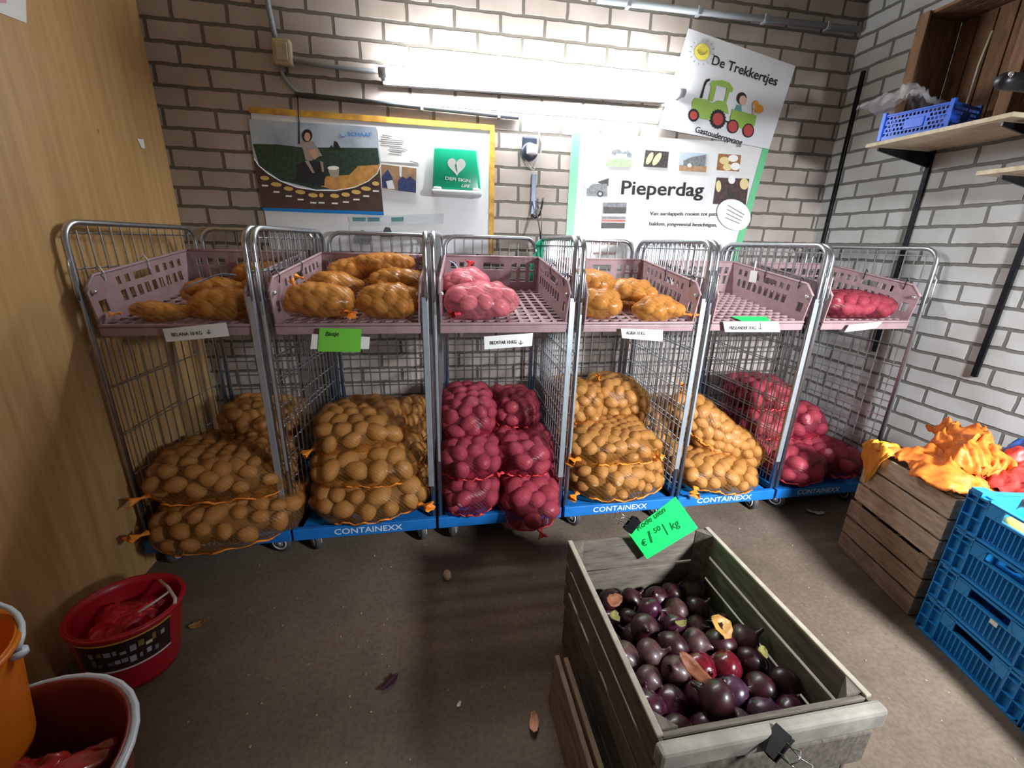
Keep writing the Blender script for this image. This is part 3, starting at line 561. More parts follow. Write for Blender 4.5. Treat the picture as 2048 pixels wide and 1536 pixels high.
for i in range(6):
    g = empty('plastic_tray', tp(i, .5, .5), label=TLAB[i], cat='tray')
    L0 = g.location
    # floor: square holes
    n1, n2 = 11, 12; hs = [((a_+.16)/n1, (a_+.84)/n1, (b_+.14)/n2, (b_+.86)/n2) for a_ in range(n1) for b_ in range(n2)]
    solid(flat('tray_floor', perforated([0, 1], [0, 1], hs, lambda u, v: tp(i, u, v, 0) - L0), M_mauve, g), .008)
    # sides
    def shape(v, h): # chamfer the front upper corner
        top = TH if v > .09 else TH*(.74 + .26*v/.09)
        return min(h, top) if h < TH - 1e-4 else top
    hs = []
    for k in range(9):
        v0 = .24 + k*.072; hs.append((v0, v0+.042, .062, .108))
    for v0, v1 in [(.24, .27), (.31, .35), (.39, .55), (.60, .64), (.68, .72), (.76, .80), (.84, .88)]: hs.append((v0, v1, .132, .166))
    hs.append((.05, .11, .045, .095))
    for u in (0., 1.):
        bm = perforated([0, .03, .09, 1], [0, TH], hs, lambda v, h: tp(i, u + (.012 if u < .5 else -.012)*(1 - h/TH), v, shape(v, h)) - L0)
        s_ = solid(flat('tray_side', bm, M_mauve, g), .006)
        bm = B(); pts = [tp(i, u, v, shape(v, TH)) - L0 for v in (0.0, .03, .06, .09, .3, .6, .8, 1)]; tube(bm, pts, .007, 6); obj('rim', bm, M_mauve, s_)
        p = tp(i, u, .045, .135) - L0; bm = B(); lathe(bm, [(0, -.012), (.008, -.009), (.011, 0), (.008, .009), (0, .012)], 10, p + Vector((.008 if u < .5 else -.008, -.004, 0)), 'x'); obj('bolt', bm, mat('chrome_bolt', 'e8ecf0', .15, .9), s_)
    hs = []
    for u0, u1 in [(.06, .11), (.15, .20), (.24, .30), (.40, .62), (.70, .76), (.80, .86), (.90, .95)]: hs.append((u0, u1, .12, .162))
    for u0, u1 in [(.06, .11), (.15, .20), (.24, .30), (.70, .76), (.80, .86), (.90, .95)]: hs.append((u0, u1, .052, .108))
    solid(flat('tray_back', perforated([0, 1], [0, TH], hs, lambda u, h: tp(i, u, 1, h) - L0), M_mauve, g), .007)
    bm = B(); tube(bm, [tp(i, u, 1, TH) - L0 for u in (0, .33, .66, 1)], .007, 6); obj('back_rim', bm, M_mauve, g)
    # front underside skirt and lip
    bm = B(); bar(bm, tp(i, 0, 0, -.024) - L0, tp(i, 1, 0, -.024) - L0, .012, .036, TN, .003); bar(bm, tp(i, 0, 0, .003) - L0, tp(i, 1, 0, .003) - L0, .014, .012, TN, .003); obj('front_lip', bm, M_mauve, g)
    bm = B()
    for k in (.1, .35, .65, .9): bar(bm, tp(i, k, 0, -.02) - L0, tp(i, k, 1, -.02) - L0, .008, .03, TN)
    obj('underside_rib', bm, M_mauve, g)
    mt_ = mat('white_tie', 'dfe2e6', .5) if i == 0 else M_black
    for v in (.16, .55):
        u = 0. if i < 2 else 1.
        s_ = -1 if u == 0 else 1
        bm = B(); a0 = tp(i, u, v, TH-.02) - L0; tube(bm, [a0 + Vector((-.004*s_, 0, -.015)), a0 + Vector((-.012*s_, -.01, .02)), a0 + Vector((.005*s_, 0, .045)), a0 + Vector((.028*s_, .01, .03))], .0026, 5); obj('cable_tie', bm, mt_, g)

# labels hanging on the trays
def card(name, pts, y, m_, label, cat='label', curl=0., th=.0012):
    q = [at(a_, b_, 1, y) for a_, b_ in pts]; c_ = sum(q, Vector()) / 4; e = empty(name, c_, label=label, cat=cat)
    bm = B(); n = 5; V = []
    for i in range(n+1):
        k = i/n; off = Vector((0, -curl*math.sin(k*PI), 0)); V.append((bm.verts.new(q[0].lerp(q[1], k) - c_), bm.verts.new(q[3].lerp(q[2], k) - c_ + off)))
    for i in range(n): bm.faces.new((V[i][0], V[i+1][0], V[i+1][1], V[i][1]))
    solid(flat('card', bm, m_, e), th, 1 if False else 0); return e, q
def ctext(e, body, p0, p1, h, y, m_=M_ink, shear=0.):
    q = [at(*p0, 1, y), at(*p1, 1, y), at(p0[0], p0[1]-h, 1, y)]
    return child_world(flat('lettering', text_bm(body, q[0], q[1], (q[2]-q[0]).length, (0, -1, 0), shear, bold=.012), m_, e), e)
def arrow(e, x, y0, y1, y):
    bm = B(); a_, b_, c_, d_ = at(x, y0, 1, y), at(x, y1, 1, y), at(x-4, y1-4, 1, y), at(x+4, y1-4, 1, y)
    for p, r_ in ((a_, b_), (c_, b_), (d_, b_)): bar(bm, p, r_, .002, .002)
    child_world(obj('arrow', bm, M_greyink, e), e)
YL = -.952
e, q = card('shelf_label', [(325, 658), (452, 645), (459, 672), (333, 684)], YL, M_white, 'white BELANA label under the tray nearest the plywood wall'); ctext(e, 'BELANA 10 KG', (344, 673), (405, 669), 7, YL-.003); arrow(e, 418, 659, 668, YL-.003)
e, q = card('shelf_label', [(624, 668), (740, 674), (738, 698), (621, 698)], YL+.002, M_white, 'white label mostly hidden behind the lime green card')
e, q = card('price_card', [(639, 656), (723, 658), (721, 704), (636, 703)], YL-.004, M_green2, 'lime green card handwritten Bintje hanging below the second tray', 'card')
ctext(e, 'Bintje', (651, 672), (678, 672), 9, YL-.0065, M_ink, .3)
e, q = card('shelf_label', [(968, 673), (1066, 666), (1064, 692), (969, 699)], YL, M_white, 'white BILDSTAR label below the tray with pink bags'); ctext(e, 'BILDSTAR 10 KG', (980, 689), (1033, 687), 7, YL-.003); arrow(e, 1042, 681, 689, YL-.003)
e, q = card('shelf_label', [(1242, 657), (1326, 660), (1325, 683), (1244, 676)], YL, M_white, 'white AGRIA label below the tray of bright orange bags'); ctext(e, 'AGRIA 10 KG', (1252, 669), (1290, 670), 7, YL-.003)
e, q = card('shelf_label', [(1446, 643), (1557, 643), (1560, 664), (1450, 664)], YL, mat('dull_paper', 'cfd2d2', .6), 'greyish FRIESLANDER label below the empty tray'); ctext(e, 'FRIESLANDER 10 KG', (1458, 659), (1512, 659), 7, YL-.003); arrow(e, 1521, 645, 659, YL-.003)
e, q = card('shelf_label', [(1698, 650), (1765, 643), (1752, 656), (1689, 664)], YL, M_white, 'white curled label under the tray in the right corner cage', curl=.006); ctext(e, 'ROSAGOLD 10 KG', (1703, 659), (1742, 653), 4, YL-.003)
bpy.data.objects.remove([c_ for c_ in e.children if c_.name.startswith('lettering')][0])
bm = B(); bar(bm, at(1702, 657, 1, YL-.002) - e.location, at(1742, 651, 1, YL-.002) - e.location, .001, .003); obj('text_line', bm, M_greyink, e)
# green card lying on the empty tray
e = empty('price_card', tp(4, .5, .04, .012), label='neon green card lying flat on the front of the empty tray', cat='card')
bm = B(); q = [(.30, -.01), (.60, -.02), (.66, .09), (.28, .10)]; poly(bm, [tp(4, u, v, .0135) - e.location for u, v in q]); solid(flat('card', bm, M_green, e), .0015)
# white clips tied to the corner cage wires
e = empty('paper_tag', (-.02, -.50, 1.43), label='small white crumpled tag tied to the wires left of the corner cage', cat='tag')
bm = B(); box(bm, -.004, .0, -.04, .02, -.05, .02, .001); tube(bm, [(0, -.01, .02), (.002, -.005, .05), (.01, .005, .075)], .004, 5); obj('tag_paper', bm, M_white, e)

# ------------------------------------------------------------------ potatoes and net sacks
def pot_mesh(name, m_, seed, rx, ry, rz, sub=3):
    bm = B(); bmesh.ops.create_icosphere(bm, subdivisions=sub, radius=1); r_ = random.Random(seed); o_ = Vector((r_.random()*9, r_.random()*9, 0))
    for v in bm.verts:
        k = 1 + .10*noise.noise(v.co*1.1 + o_) + .03*noise.noise(v.co*3 + o_); c_ = v.co*k
        v.co = Vector((c_.x*rx*(1 + .1*c_.y), c_.y*ry, c_.z*rz))
    for f in bm.faces: f.smooth = True
    me = bpy.data.meshes.new(name); bm.to_mesh(me); bm.free(); me.materials.append(m_); return me
POTS = [pot_mesh('potato', M_pot, i, 1.0 + .12*(i % 3), .86, .80) for i in range(5)]
PPINK = [pot_mesh('pink_potato', mat('pink_potato_skin', 'dda8a6', .45, 0, .0, 28, .2, .4, col2='c98890'), i+20, 1.0 + .12*(i % 3), .88, .82) for i in range(5)]
PREDS = [pot_mesh('red_potato', M_potred, i+20, 1.0 + .12*(i % 3), .88, .82) for i in range(5)]
def superq(D, a, b_, c, e):
    r_ = (np.abs(D[:, 0]/a)**e + np.abs(D[:, 1]/b_)**e + np.abs(D[:, 2]/c)**e) ** (-1/e); return D * r_[:, None]
def sack(name, loc, half, rot=(0, 0, 0), red=False, film=False, pr=.036, label='', cat='potato sack', e=3.0, tufts=(), sub=5, group=None, taper=0., seed=0, cover=None, sag=0., hem=None):
    a, b_, c = half; rg = np.random.default_rng(seed + 100)
    root = empty(name, loc, rot, label, cat, group)
    ins = pr*.80; A = (max(a-ins, pr*.4), max(b_-ins, pr*.4), max(c-ins, pr*.4))
    area_ = 4*PI*(((A[0]*A[1])**1.6 + (A[0]*A[2])**1.6 + (A[1]*A[2])**1.6)/3)**(1/1.6)*1.12
    N_ = max(8, int(area_ / ((pr*1.78)**2 * .92)))
    k = np.arange(N_) + .5; ph = np.arccos(1 - 2*k/N_); th = PI*(1+5**.5)*k
    D = np.stack([np.cos(th)*np.sin(ph), np.sin(th)*np.sin(ph), np.cos(ph)], 1)
    P = superq(D, *A, e); P += rg.normal(0, pr*.25, P.shape)
    for it in range(60):
        d = P[:, None] - P[None]; L_ = np.linalg.norm(d, axis=2) + np.eye(N_)*9; f = np.clip(pr*2.0 - L_, 0, None)/L_
        P = P + (d*f[:, :, None]).sum(1)*.28; Dn = P/np.linalg.norm(P, axis=1)[:, None]; P = superq(Dn, *A, e)
    def warp(p):
        kx = 1 - taper*(p[0]/a*.5+.5); z_ = p[2] * kx; y_ = p[1]*kx
        q_ = Vector((p[0], y_, z_ + sag*(p[0]/a)**2*c)); w_ = .035 if not film else .02
        k_ = q_*4.5 + Vector((seed*1.3, seed*.7, 0)); return q_ + Vector((noise.noise(k_), noise.noise(k_ + Vector((31, 0, 0))), .8*noise.noise(k_ + Vector((0, 57, 0)))))*w_
    R3 = root.rotation_euler.to_matrix(); big = B(); keep = []
    meshes = (PPINK if film else PREDS) if red else POTS
    for i in range(N_):
        p = warp(P[i]); n = Vector((P[i][0]/A[0]**2, P[i][1]/A[1]**2, P[i][2]/A[2]**2)).normalized()
        t1 = n.cross(Vector((rg.normal(), rg.normal(), rg.normal()))).normalized(); t2 = n.cross(t1)
        s_ = pr * rg.uniform(.82, 1.18)
        mm = Matrix((t1, t2, n)).transposed().to_4x4() @ Matrix.Scale(s_, 4); mm.translation = p - n*(s_ - pr)*.5
        me = meshes[i % 5]; wn = R3 @ n
        t_ = B(); bmesh.ops.create_icosphere(t_, subdivisions=2, radius=1.0); merge(big, t_, mm @ Matrix.Diagonal((1.0 + .12*((i % 5) % 3) + .05, .95, .88, 1)))
        if wn.y < .35 and wn.z > -.8: keep.append((wn.y*1 - wn.z*.6, me, mm))
    keep.sort(key=lambda z: z[0])
    for _, me, mm in keep[:100]:
        o = bpy.data.objects.new('potato', me); COL.objects.link(o); o.parent = root; o.matrix_local = mm
    bvh = BVHTree.FromBMesh(big); big.free()
    bm = B(); bmesh.ops.create_icosphere(bm, subdivisions=3, radius=1); co = superq(np.array([v.co[:] for v in bm.verts]), A[0]*.97, A[1]*.97, A[2]*.97, e)
    for v, c_ in zip(bm.verts, co): v.co = warp(c_)
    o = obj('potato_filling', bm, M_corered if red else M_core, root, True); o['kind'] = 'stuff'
    # the net draped over them
    bm = B(); bmesh.ops.create_icosphere(bm, subdivisions=sub, radius=1); bm.verts.ensure_lookup_table()
    D = np.array([v.co[:] for v in bm.verts]); S = superq(D, a, b_, c, e); Wp = [warp(x) for x in S]
    H_ = np.zeros(len(S)); Nn = []
    for i, p in enumerate(Wp):
        n = Vector((S[i][0]/a**2, S[i][1]/b_**2, S[i][2]/c**2)).normalized(); Nn.append(n)
        h, _, _, dist = bvh.ray_cast(p + n*.05, -n, .2)
        H_[i] = .05 - dist if h is not None else -.025
    nb = [[e_.other_vert(v).index for e_ in v.link_edges] for v in bm.verts]
    K6 = np.array([(x + x[:1]*6)[:6] for x in nb]); base = H_.copy(); raw = np.maximum(H_, -.025)
    H2 = raw.copy()
    for it in range(4):
        H2 = np.maximum(raw, H2*.3 + H2[K6].mean(1)*.7)
    H2 = np.maximum(raw, H2[K6].mean(1)*.5 + H2*.5)
    cr = .007 if film else .0028
    for i, v in enumerate(bm.verts):
        w_ = noise.noise(Vector(S[i])*(16 if film else 26) + Vector((seed, 0, 0))) * cr
        v.co = Wp[i] + Nn[i]*(H2[i] + .0045 + max(0, w_) + w_*.3)
    mm = (M_netpink if film else M_netred) if red else (M_netfilm if film else M_net)
    net_o = obj('net', bm, mm, root, True)
    if hem:
        me_ = net_o.data; nb2 = BVHTree.FromPolygons([v.co for v in me_.vertices], [p.vertices[:] for p in me_.polygons]); pts_ = []
        for q_ in range(34):
            th_ = math.radians(hem[0] + (hem[1]-hem[0])*q_/33); zz = hem[2] + .10*math.sin(q_*.9 + seed) + .05*math.sin(q_*2.3)
            d_ = Vector((math.cos(th_)*a, math.sin(th_)*b_, zz*c)).normalized(); h_, n_, _, _ = nb2.ray_cast(d_*2, -d_)
            if h_ is not None: pts_.append(h_ + d_*.001)
        if len(pts_) > 8:
            bm = B(); tube(bm, pts_, [.0042 + .0018*math.sin(i*.7) for i in range(len(pts_))], 6); obj('hem', bm, M_tuftred if red else M_tuft, root, True)
    for tf in tufts:                                # gathered net ends: (local position, direction, length, width)
        p, d, ln, wd = tf; p = Vector(superq(np.array([list(p)]), a*.97, b_*.97, c*.97, e)[0]); ln *= .8; wd *= .75; d = Vector(d).normalized(); u = d.cross(Vector((.3, .2, 1))).normalized(); w = d.cross(u)
        bm = B(); rings = []; n_ = 22
        for j in range(6):
            k = j/5; rr = wd*(.34 - .55*k if k < .4 else .12 + .75*(k-.4)); ring = []
            for q_ in range(n_):
                th_ = 2*PI*q_/n_; rf = rr*(1 + (.22*k)*math.sin(th_*4 + seed) + .16*k*math.sin(th_*11)); ring.append(bm.verts.new(p + d*ln*(k + .10*k*math.sin(th_*2 + seed) + .05*k*math.sin(th_*7)) + u*math.cos(th_)*rf + w*math.sin(th_)*rf*.6))
            rings.append(ring)
        for A_, B_ in zip(rings, rings[1:]):
            for q_ in range(n_):
                f = bm.faces.new((A_[q_], A_[(q_+1) % n_], B_[(q_+1) % n_], B_[q_])); f.smooth = True
        solid(obj('gathered_end', bm, M_tuftred if red else M_tuft, root, True), .001)
    return root
SG = 'sacks on the cage decks'
def S_(loc, half, rz=0, ry=0, rx=0, **k):
    loc = (loc[0], loc[1] - (.035 if loc[2] > .3 else .02), loc[2] + (.008 if loc[2] < .3 else 0)); half = (half[0]*1.08, half[1]*1.10, half[2]*1.18); k['pr'] = k['pr']*1.15; k.setdefault('e', 3.3); k.setdefault('seed', int(abs(loc[0]*37 + loc[2]*91) * 10) % 997); k.setdefault('hem', (-165 + (k['seed'] % 7)*9, -25 - (k['seed'] % 5)*8, -.55))
    k.setdefault('seed', int(abs(loc[0]*37 + loc[2]*91) * 10) % 997)
    return sack('potato_sack', loc, half, (rx, ry, rz), **k)
# cage by the plywood wall
S_((-2.995, -.74, .262), (.315, .33, .105), .0, .0, pr=.036, label='orange potato sack at the very bottom of the cage by the plywood wall', tufts=(((-.27, -.28, .02), (-.6, -.8, .1), .09, .07),))
S_((-3.02, -.66, .450), (.30, .31, .10), .05, .04, -.06, pr=.034, label='orange potato sack lying second from the bottom in the cage by the plywood wall', tufts=(((-.25, -.27, -.03), (-1, -.6, -.2), .10, .08),))
S_((-2.92, -.38, .575), (.21, .20, .085), .1, .08, .0, pr=.033, label='uppermost orange potato sack at the back of the cage by the plywood wall')
# second cage
S_((-2.33, -.62, .272), (.305, .34, .108), .0, .0, pr=.042, label='lowest orange potato sack in the second cage, resting on the CONTAINEXX deck', tufts=(((.26, -.30, -.02), (1, -.7, .1), .09, .09),))
S_((-2.33, -.60, .440), (.285, .30, .09), .03, .02, pr=.042, label='middle orange potato sack in the second cage, under the domed one')
S_((-2.38, -.55, .575), (.235, .26, .095), .05, .03, pr=.042, label='domed orange potato sack on top of the pile in the second cage', tufts=(((-.2, -.16, -.04), (-1, -.5, -.4), .08, .07),))
S_((-2.10, -.38, .50), (.10, .17, .13), .0, .0, pr=.042, sub=4, label='narrow orange potato sack wedged at the right rear of the second cage')
# third cage, red
S_((-1.80, -.66, .265), (.155, .31, .10), .0, .0, pr=.038, red=True, label='red potato sack at the bottom left of the middle cage')
S_((-1.79, -.62, .435), (.15, .28, .09), .0, .0, pr=.038, red=True, label='red potato sack in the middle of the left pile in the middle cage')
S_((-1.785, -.46, .600), (.15, .22, .12), .0, .0, pr=.036, red=True, label='red potato sack on top of the left pile in the middle cage')
S_((-1.475, -.76, .245), (.165, .30, .10), .0, .0, .16, pr=.042, red=True, label='red potato sack at the bottom right of the middle cage, drooping over the deck', tufts=(((.02, -.27, -.06), (.3, -1, -.6), .06, .08),))
S_((-1.485, -.60, .430), (.165, .28, .10), .0, .0, pr=.040, red=True, label='red potato sack on the right of the middle cage with round potatoes showing', tufts=(((-.12, -.2, -.05), (-1, -.7, 0), .06, .06),))
S_((-1.49, -.40, .590), (.15, .20, .10), .0, .06, pr=.036, red=True, label='red potato sack at the upper right rear of the middle cage')
# fourth cage
S_((-.94, -.62, .285), (.295, .33, .115), .0, .0, pr=.032, label='wide orange potato sack on the deck behind the onion crate', tufts=(((-.26, -.27, -.06), (-.8, -.6, -.3), .07, .07),))
S_((-.965, -.66, .475), (.27, .26, .085), .0, -.02, pr=.032, label='orange potato sack with a torn ruffled edge in the middle of the fourth cage', tufts=(((-.23, -.2, -.02), (-1, -.5, .1), .09, .09), ((.16, -.22, -.02), (.8, -.8, .2), .06, .07)))
S_((-1.10, -.42, .630), (.135, .22, .12), .1, .10, pr=.030, label='orange potato sack leaning at the upper left rear of the fourth cage')
S_((-.80, -.36, .600), (.19, .18, .135), -.1, .15, pr=.034, label='orange potato sack at the upper right rear of the fourth cage', tufts=(((-.13, -.05, .11), (-.6, -.3, 1), .05, .05),))
# fifth cage
S_((-.30, -.72, .250), (.25, .24, .085), .0, .08, pr=.034, label='orange potato sack lying on the deck below the leaning sack in the fifth cage', tufts=(((-.2, -.23, -.03), (-.5, -.8, -.5), .07, .08),))
S_((-.19, -.60, .445), (.345, .135, .115), -.40, .60, pr=.034, taper=.12, label='orange potato sack leaning diagonally in the fifth cage, tied at its upper end', tufts=(((-.28, -.04, .06), (-.7, -.2, .7), .08, .08), ((.26, -.1, -.06), (.3, -.9, -.3), .05, .07)))
S_((-.42, -.33, .40), (.13, .15, .16), .0, .0, pr=.034, sub=4, label='orange potato sack standing at the dark rear left of the fifth cage')
# sixth cage
S_((.27, -.70, .27), (.17, .26, .10), .0, .0, pr=.042, red=True, label='red potato sack on the deck front of the corner cage, catching the light')
S_((.56, -.62, .27), (.16, .30, .10), .0, .0, pr=.040, red=True, sub=4, label='red potato sack on the deck right of the corner cage, in shade')
S_((.25, -.42, .45), (.17, .24, .10), .0, .0, pr=.040, red=True, label='red potato sack in the second layer at the left of the corner cage')
S_((.54, -.42, .44), (.15, .24, .10), .0, .0, pr=.040, red=True, sub=4, label='red potato sack in the second layer at the right of the corner cage')
S_((.24, -.38, .63), (.16, .20, .10), .0, .0, pr=.040, red=True, sub=4, label='topmost red potato sack in the corner cage')
# bags on the trays
def TB(i, u, v, h, half, rz=0, pr=.033, red=False, label='', tufts=(), seed=0, rx=0., film=True, sub=4, e=2.4):
    p = tp(i, u, v, h + half[2]*.92); tl = math.atan2(TZ1-TZ0, TY1-TY0)
    return sack('potato_bag', p, half, (tl + rx, 0, rz), red=red, film=film, pr=pr, label=label, cat='potato bag', tufts=tufts, seed=seed, sub=sub, e=e)
TB(0, .72, .18, .01, (.15, .10, .058), .05, label='orange bag at the front right of the tray by the plywood wall', seed=3)
TB(0, .30, .14, .01, (.13, .08, .032), .12, pr=.020, label='flat orange bag at the front left of the tray by the plywood wall', seed=4, tufts=(((-.11, -.03, 0), (-1, -.3, 0), .05, .04),))
TB(0, .48, .46, .02, (.14, .09, .055), .2, label='orange bag with a blue tie in the middle of the tray by the plywood wall', seed=5)
TB(0, .84, .50, .02, (.11, .09, .06), -.1, label='orange bag at the middle right of the tray by the plywood wall', seed=6)
TB(0, .72, .80, .05, (.15, .09, .06), .0, label='orange bag at the back of the tray by the plywood wall', seed=7)
bt_ = empty('blue_tie', tp(0, .52, .36, .12), label='twisted blue string on the orange bags in the left tray', cat='string')
bm = B(); tube(bm, [(-.08, -.03, -.02), (-.05, -.03, .0), (-.02, -.01, .012), (.03, .01, .035), (.07, .02, .045), (.12, .02, .04)], .004, 6); obj('string', bm, mat('blue_string', '8fa8c8', .4), bt_)
TB(1, .27, .16, .01, (.15, .11, .075), .0, label='orange bag at the front left of the heaped second tray', seed=11, tufts=(((-.1, .0, .06), (-.5, .2, 1), .05, .05), ((.12, -.07, -.03), (.8, -.6, -.2), .05, .07)))
TB(1, .76, .15, .01, (.14, .11, .075), .0, label='orange bag at the front right of the heaped second tray', seed=12)
TB(1, .28, .46, .07, (.15, .09, .05), .1, label='flat orange bag in the second row at the left of the second tray', seed=13, tufts=(((-.13, 0, .02), (-1, .1, .3), .06, .05),))
TB(1, .76, .44, .07, (.14, .10, .062), -.05, label='glossy orange bag in the second row at the right of the second tray', seed=14)
TB(1, .33, .76, .06, (.14, .11, .07), .0, label='orange bag at the back left of the second tray', seed=15)
TB(1, .60, .72, .13, (.18, .10, .055), -.1, label='uppermost orange bag spread across the heap on the second tray', seed=16, tufts=(((.15, -.06, -.02), (1, -.6, -.5), .06, .05),))
TB(2, .33, .17, .01, (.195, .115, .080), .10, pr=.041, red=True, label='pink net bag of potatoes at the front left of the third tray', seed=21, tufts=(((-.13, -.08, -.04), (-.8, -.5, 0), .05, .06),))
TB(2, .20, .52, .01, (.125, .15, .095), .05, pr=.041, red=True, label='pink net bag of potatoes behind the front one on the third tray', seed=22, tufts=(((.02, .05, .06), (.2, .4, 1), .04, .06),))
bt_ = empty('blue_tie', tp(2, .06, .72, .17), label='light blue string above the pink bags on the third tray', cat='string')
bm = B(); tube(bm, [(-.01, .0, .03), (.02, -.01, .02), (.05, -.02, -.02), (.065, -.03, -.05)], .004, 6); obj('string', bm, mat('pale_blue_string', 'a8c4e6', .4), bt_)
TB(3, .17, .14, .01, (.13, .10, .070), .0, pr=.042, label='orange bag at the front left of the fourth tray', seed=31)
TB(3, .16, .38, .10, (.12, .12, .055), .1, pr=.026, label='crumpled bright orange bag on top at the left of the fourth tray', seed=32)
TB(3, .62, .44, .01, (.13, .11, .075), -.15, pr=.040, label='bright orange bag in the middle of the fourth tray', seed=33)
TB(3, .68, .10, .005, (.15, .075, .060), -.08, pr=.034, label='glossy orange bag at the front right of the fourth tray with a pointed end', seed=34, tufts=(((.12, -.02, -.02), (1, -.15, -.05), .09, .05),))
TB(3, .30, .72, .01, (.13, .10, .08), 0, pr=.030, label='orange bag at the back left of the fourth tray', seed=35)
TB(5, .47, .16, .01, (.275, .12, .070), .0, pr=.034, red=True, label='long red net bag filling the tray of the corner cage', seed=41, film=False)

# ------------------------------------------------------------------ wooden crates
def crate(name, origin, dx, dy, L_, W_, H, slats, label, m_=M_oldwood, cat='wooden crate', gap=.012, th=.012, post=.045, floor=True, par=None, ends=True, endslats=None):
    # origin: corner on its base; dx, dy: unit vectors (world xy) along W_ and L_
    g = empty(name, origin, label=label, cat=cat) if par is None else par
    dx, dy = Vector(dx).normalized(), Vector(dy).normalized(); Z = Vector((0, 0, 1))
    mtx = Matrix((dx, dy, Z)).transposed().to_4x4(); g.rotation_euler = mtx.to_euler()
    hs = H/slats
    for s_ in (0, 1):
        bm = B()
        for k in range(slats):
            x0 = 0 if s_ == 0 else W_-th; j = random.uniform(-.003, .003)
            box(bm, x0+j*.5, x0+th+j*.5, -.004+j, L_+.004+j, k*hs+.004, (k+1)*hs-gap+.004, .002)
        obj('side_panel', bm, m_, g)
        bm = B(); es = endslats or slats; he = H/es
        for k in range(es):
            y0 = 0 if s_ == 0 else L_-th; j = random.uniform(-.002, .002)
            box(bm, th+.001, W_-th-.001, y0+j, y0+th+j, k*he+.004, (k+1)*he-gap+.004, .002)
        obj('end_panel', bm, M_oldwood_x if m_ is M_oldwood else m_, g)
    for cx, cy in ((0, 0), (1, 0), (0, 1), (1, 1)):
        x0, y0 = (th+.001, th+.001) if True else 0, 0
        bm = B(); X = th+.001 if cx == 0 else W_-th-.001; Y = th+.001 if cy == 0 else L_-th-.001; sx = 1 if cx == 0 else -1; sy = 1 if cy == 0 else -1
        lo = [bm.verts.new((X, Y, .015)), bm.verts.new((X + sx*post, Y, .015)), bm.verts.new((X, Y + sy*post, .015))]
        hi = [bm.verts.new(v.co + Vector((0, 0, H-.018))) for v in lo]; bm.faces.new(lo); bm.faces.new(hi[::-1])
        for i in range(3): bm.faces.new((lo[i], hi[i], hi[(i+1) % 3], lo[(i+1) % 3]))
        obj('corner_post', bm, m_, g)
    if floor:
        bm = B(); n = 6
        for k in range(n): box(bm, th + (W_-2*th)*k/n + .003, th + (W_-2*th)*(k+1)/n - .003, th, L_-th, .0, .012, .001)
        obj('crate_floor', bm, m_, g)
    return g
# onion crate on top of another one
OX, OY, OZ = -1.492, -1.628, .205
crate('wooden_crate', (OX+.005, OY-.005-.68, 0), (1, 0, 0), (0, 1, 0), .68, .575, .2, 2, 'lower weathered wooden crate carrying the crate of red onions')
oc = crate('wooden_crate', (OX, OY-.69, OZ), (1, 0.0, 0), (0, 1, 0), .69, .585, .30, 3, 'upper weathered grey wooden crate filled with red onions', endslats=2)
bm = B(); box(bm, -.012, .60, -.040, -.006, .235, .297, .010); obj('end_handle_board', bm, mat('pale_end_board', '9c978c', .8, 0, .3, 14, .3), oc)
bm = B(); box(bm, -.006, .59, -.030, -.006, .10, .215, .006); obj('end_lower_board', bm, M_oldwood, oc)
for x0_, x1_ in ((.571, .589), (-.004, .014)):
    bm = B(); box(bm, x0_, x1_, .0, .69, .2905, .3005, .003); obj('side_top_edge', bm, mat('worn_edge_wood', 'a39b8c', .8, 0, .2, 20), oc)
e = empty('wooden_board', (-1.56, -2.2, 0), label='dark brown wooden boards on edge leaning at the left of the onion crates', cat='board')
for k, (dx_, hh) in enumerate([(0, .215), (.024, .225)]):
    bm = B(); box(bm, -.045+dx_, -.029+dx_, -.42, .345-k*.02, 0, hh, .003)
    for v in bm.verts: v.co.x += v.co.z*.06
    obj('board', bm, M_oldwood_dark, e)
# onions
def onion_mesh(name, m_, seed, tip=1.):
    bm = B(); n = 20
    prof = [(0, -.93), (.16, -.95), (.2, -.9), (.55, -.78), (.86, -.45), (.99, -.05), (.95, .3), (.74, .62), (.42, .83), (.2, .98), (.11, 1.14*tip), (.13, 1.32*tip), (.05, 1.42*tip)]
    lathe(bm, prof, n)
    for v in bm.verts:
        k = 1 + .05*noise.noise(v.co*1.2 + Vector((seed, 0, 0))); v.co *= k
        if v.co.z > .95: v.co.x += .22*(v.co.z-.95)*math.sin(seed); v.co.y += .22*(v.co.z-.95)*math.cos(seed*2)
    me = bpy.data.meshes.new(name); bmesh.ops.recalc_face_normals(bm, faces=bm.faces); bm.to_mesh(me); bm.free(); me.materials.append(m_); return me
def onion_mat(name, c1, c2, rough):
    m, nt, b = newmat(name); N, L = nt.nodes, nt.links
    tc = N.new('ShaderNodeTexCoord'); wv = N.new('ShaderNodeTexNoise'); mp = N.new('ShaderNodeMapping'); mp.inputs['Scale'].default_value = (1, 1, .25); wv.inputs['Scale'].default_value = 3.5; wv.inputs['Detail'].default_value = 6
    L.new(tc.outputs['Object'], mp.inputs[0]); L.new(mp.outputs[0], wv.inputs['Vector'])
    r = N.new('ShaderNodeValToRGB'); r.color_ramp.elements[0].position = .35; r.color_ramp.elements[0].color = srgb(c1); r.color_ramp.elements[1].position = .72; r.color_ramp.elements[1].color = srgb(c2)
    L.new(wv.outputs['Fac'], r.inputs[0]); L.new(r.outputs[0], b.inputs['Base Color']); b.inputs['Roughness'].default_value = rough; b.inputs['Coat Weight'].default_value = .25; b.inputs['Coat Roughness'].default_value = .15
    return m
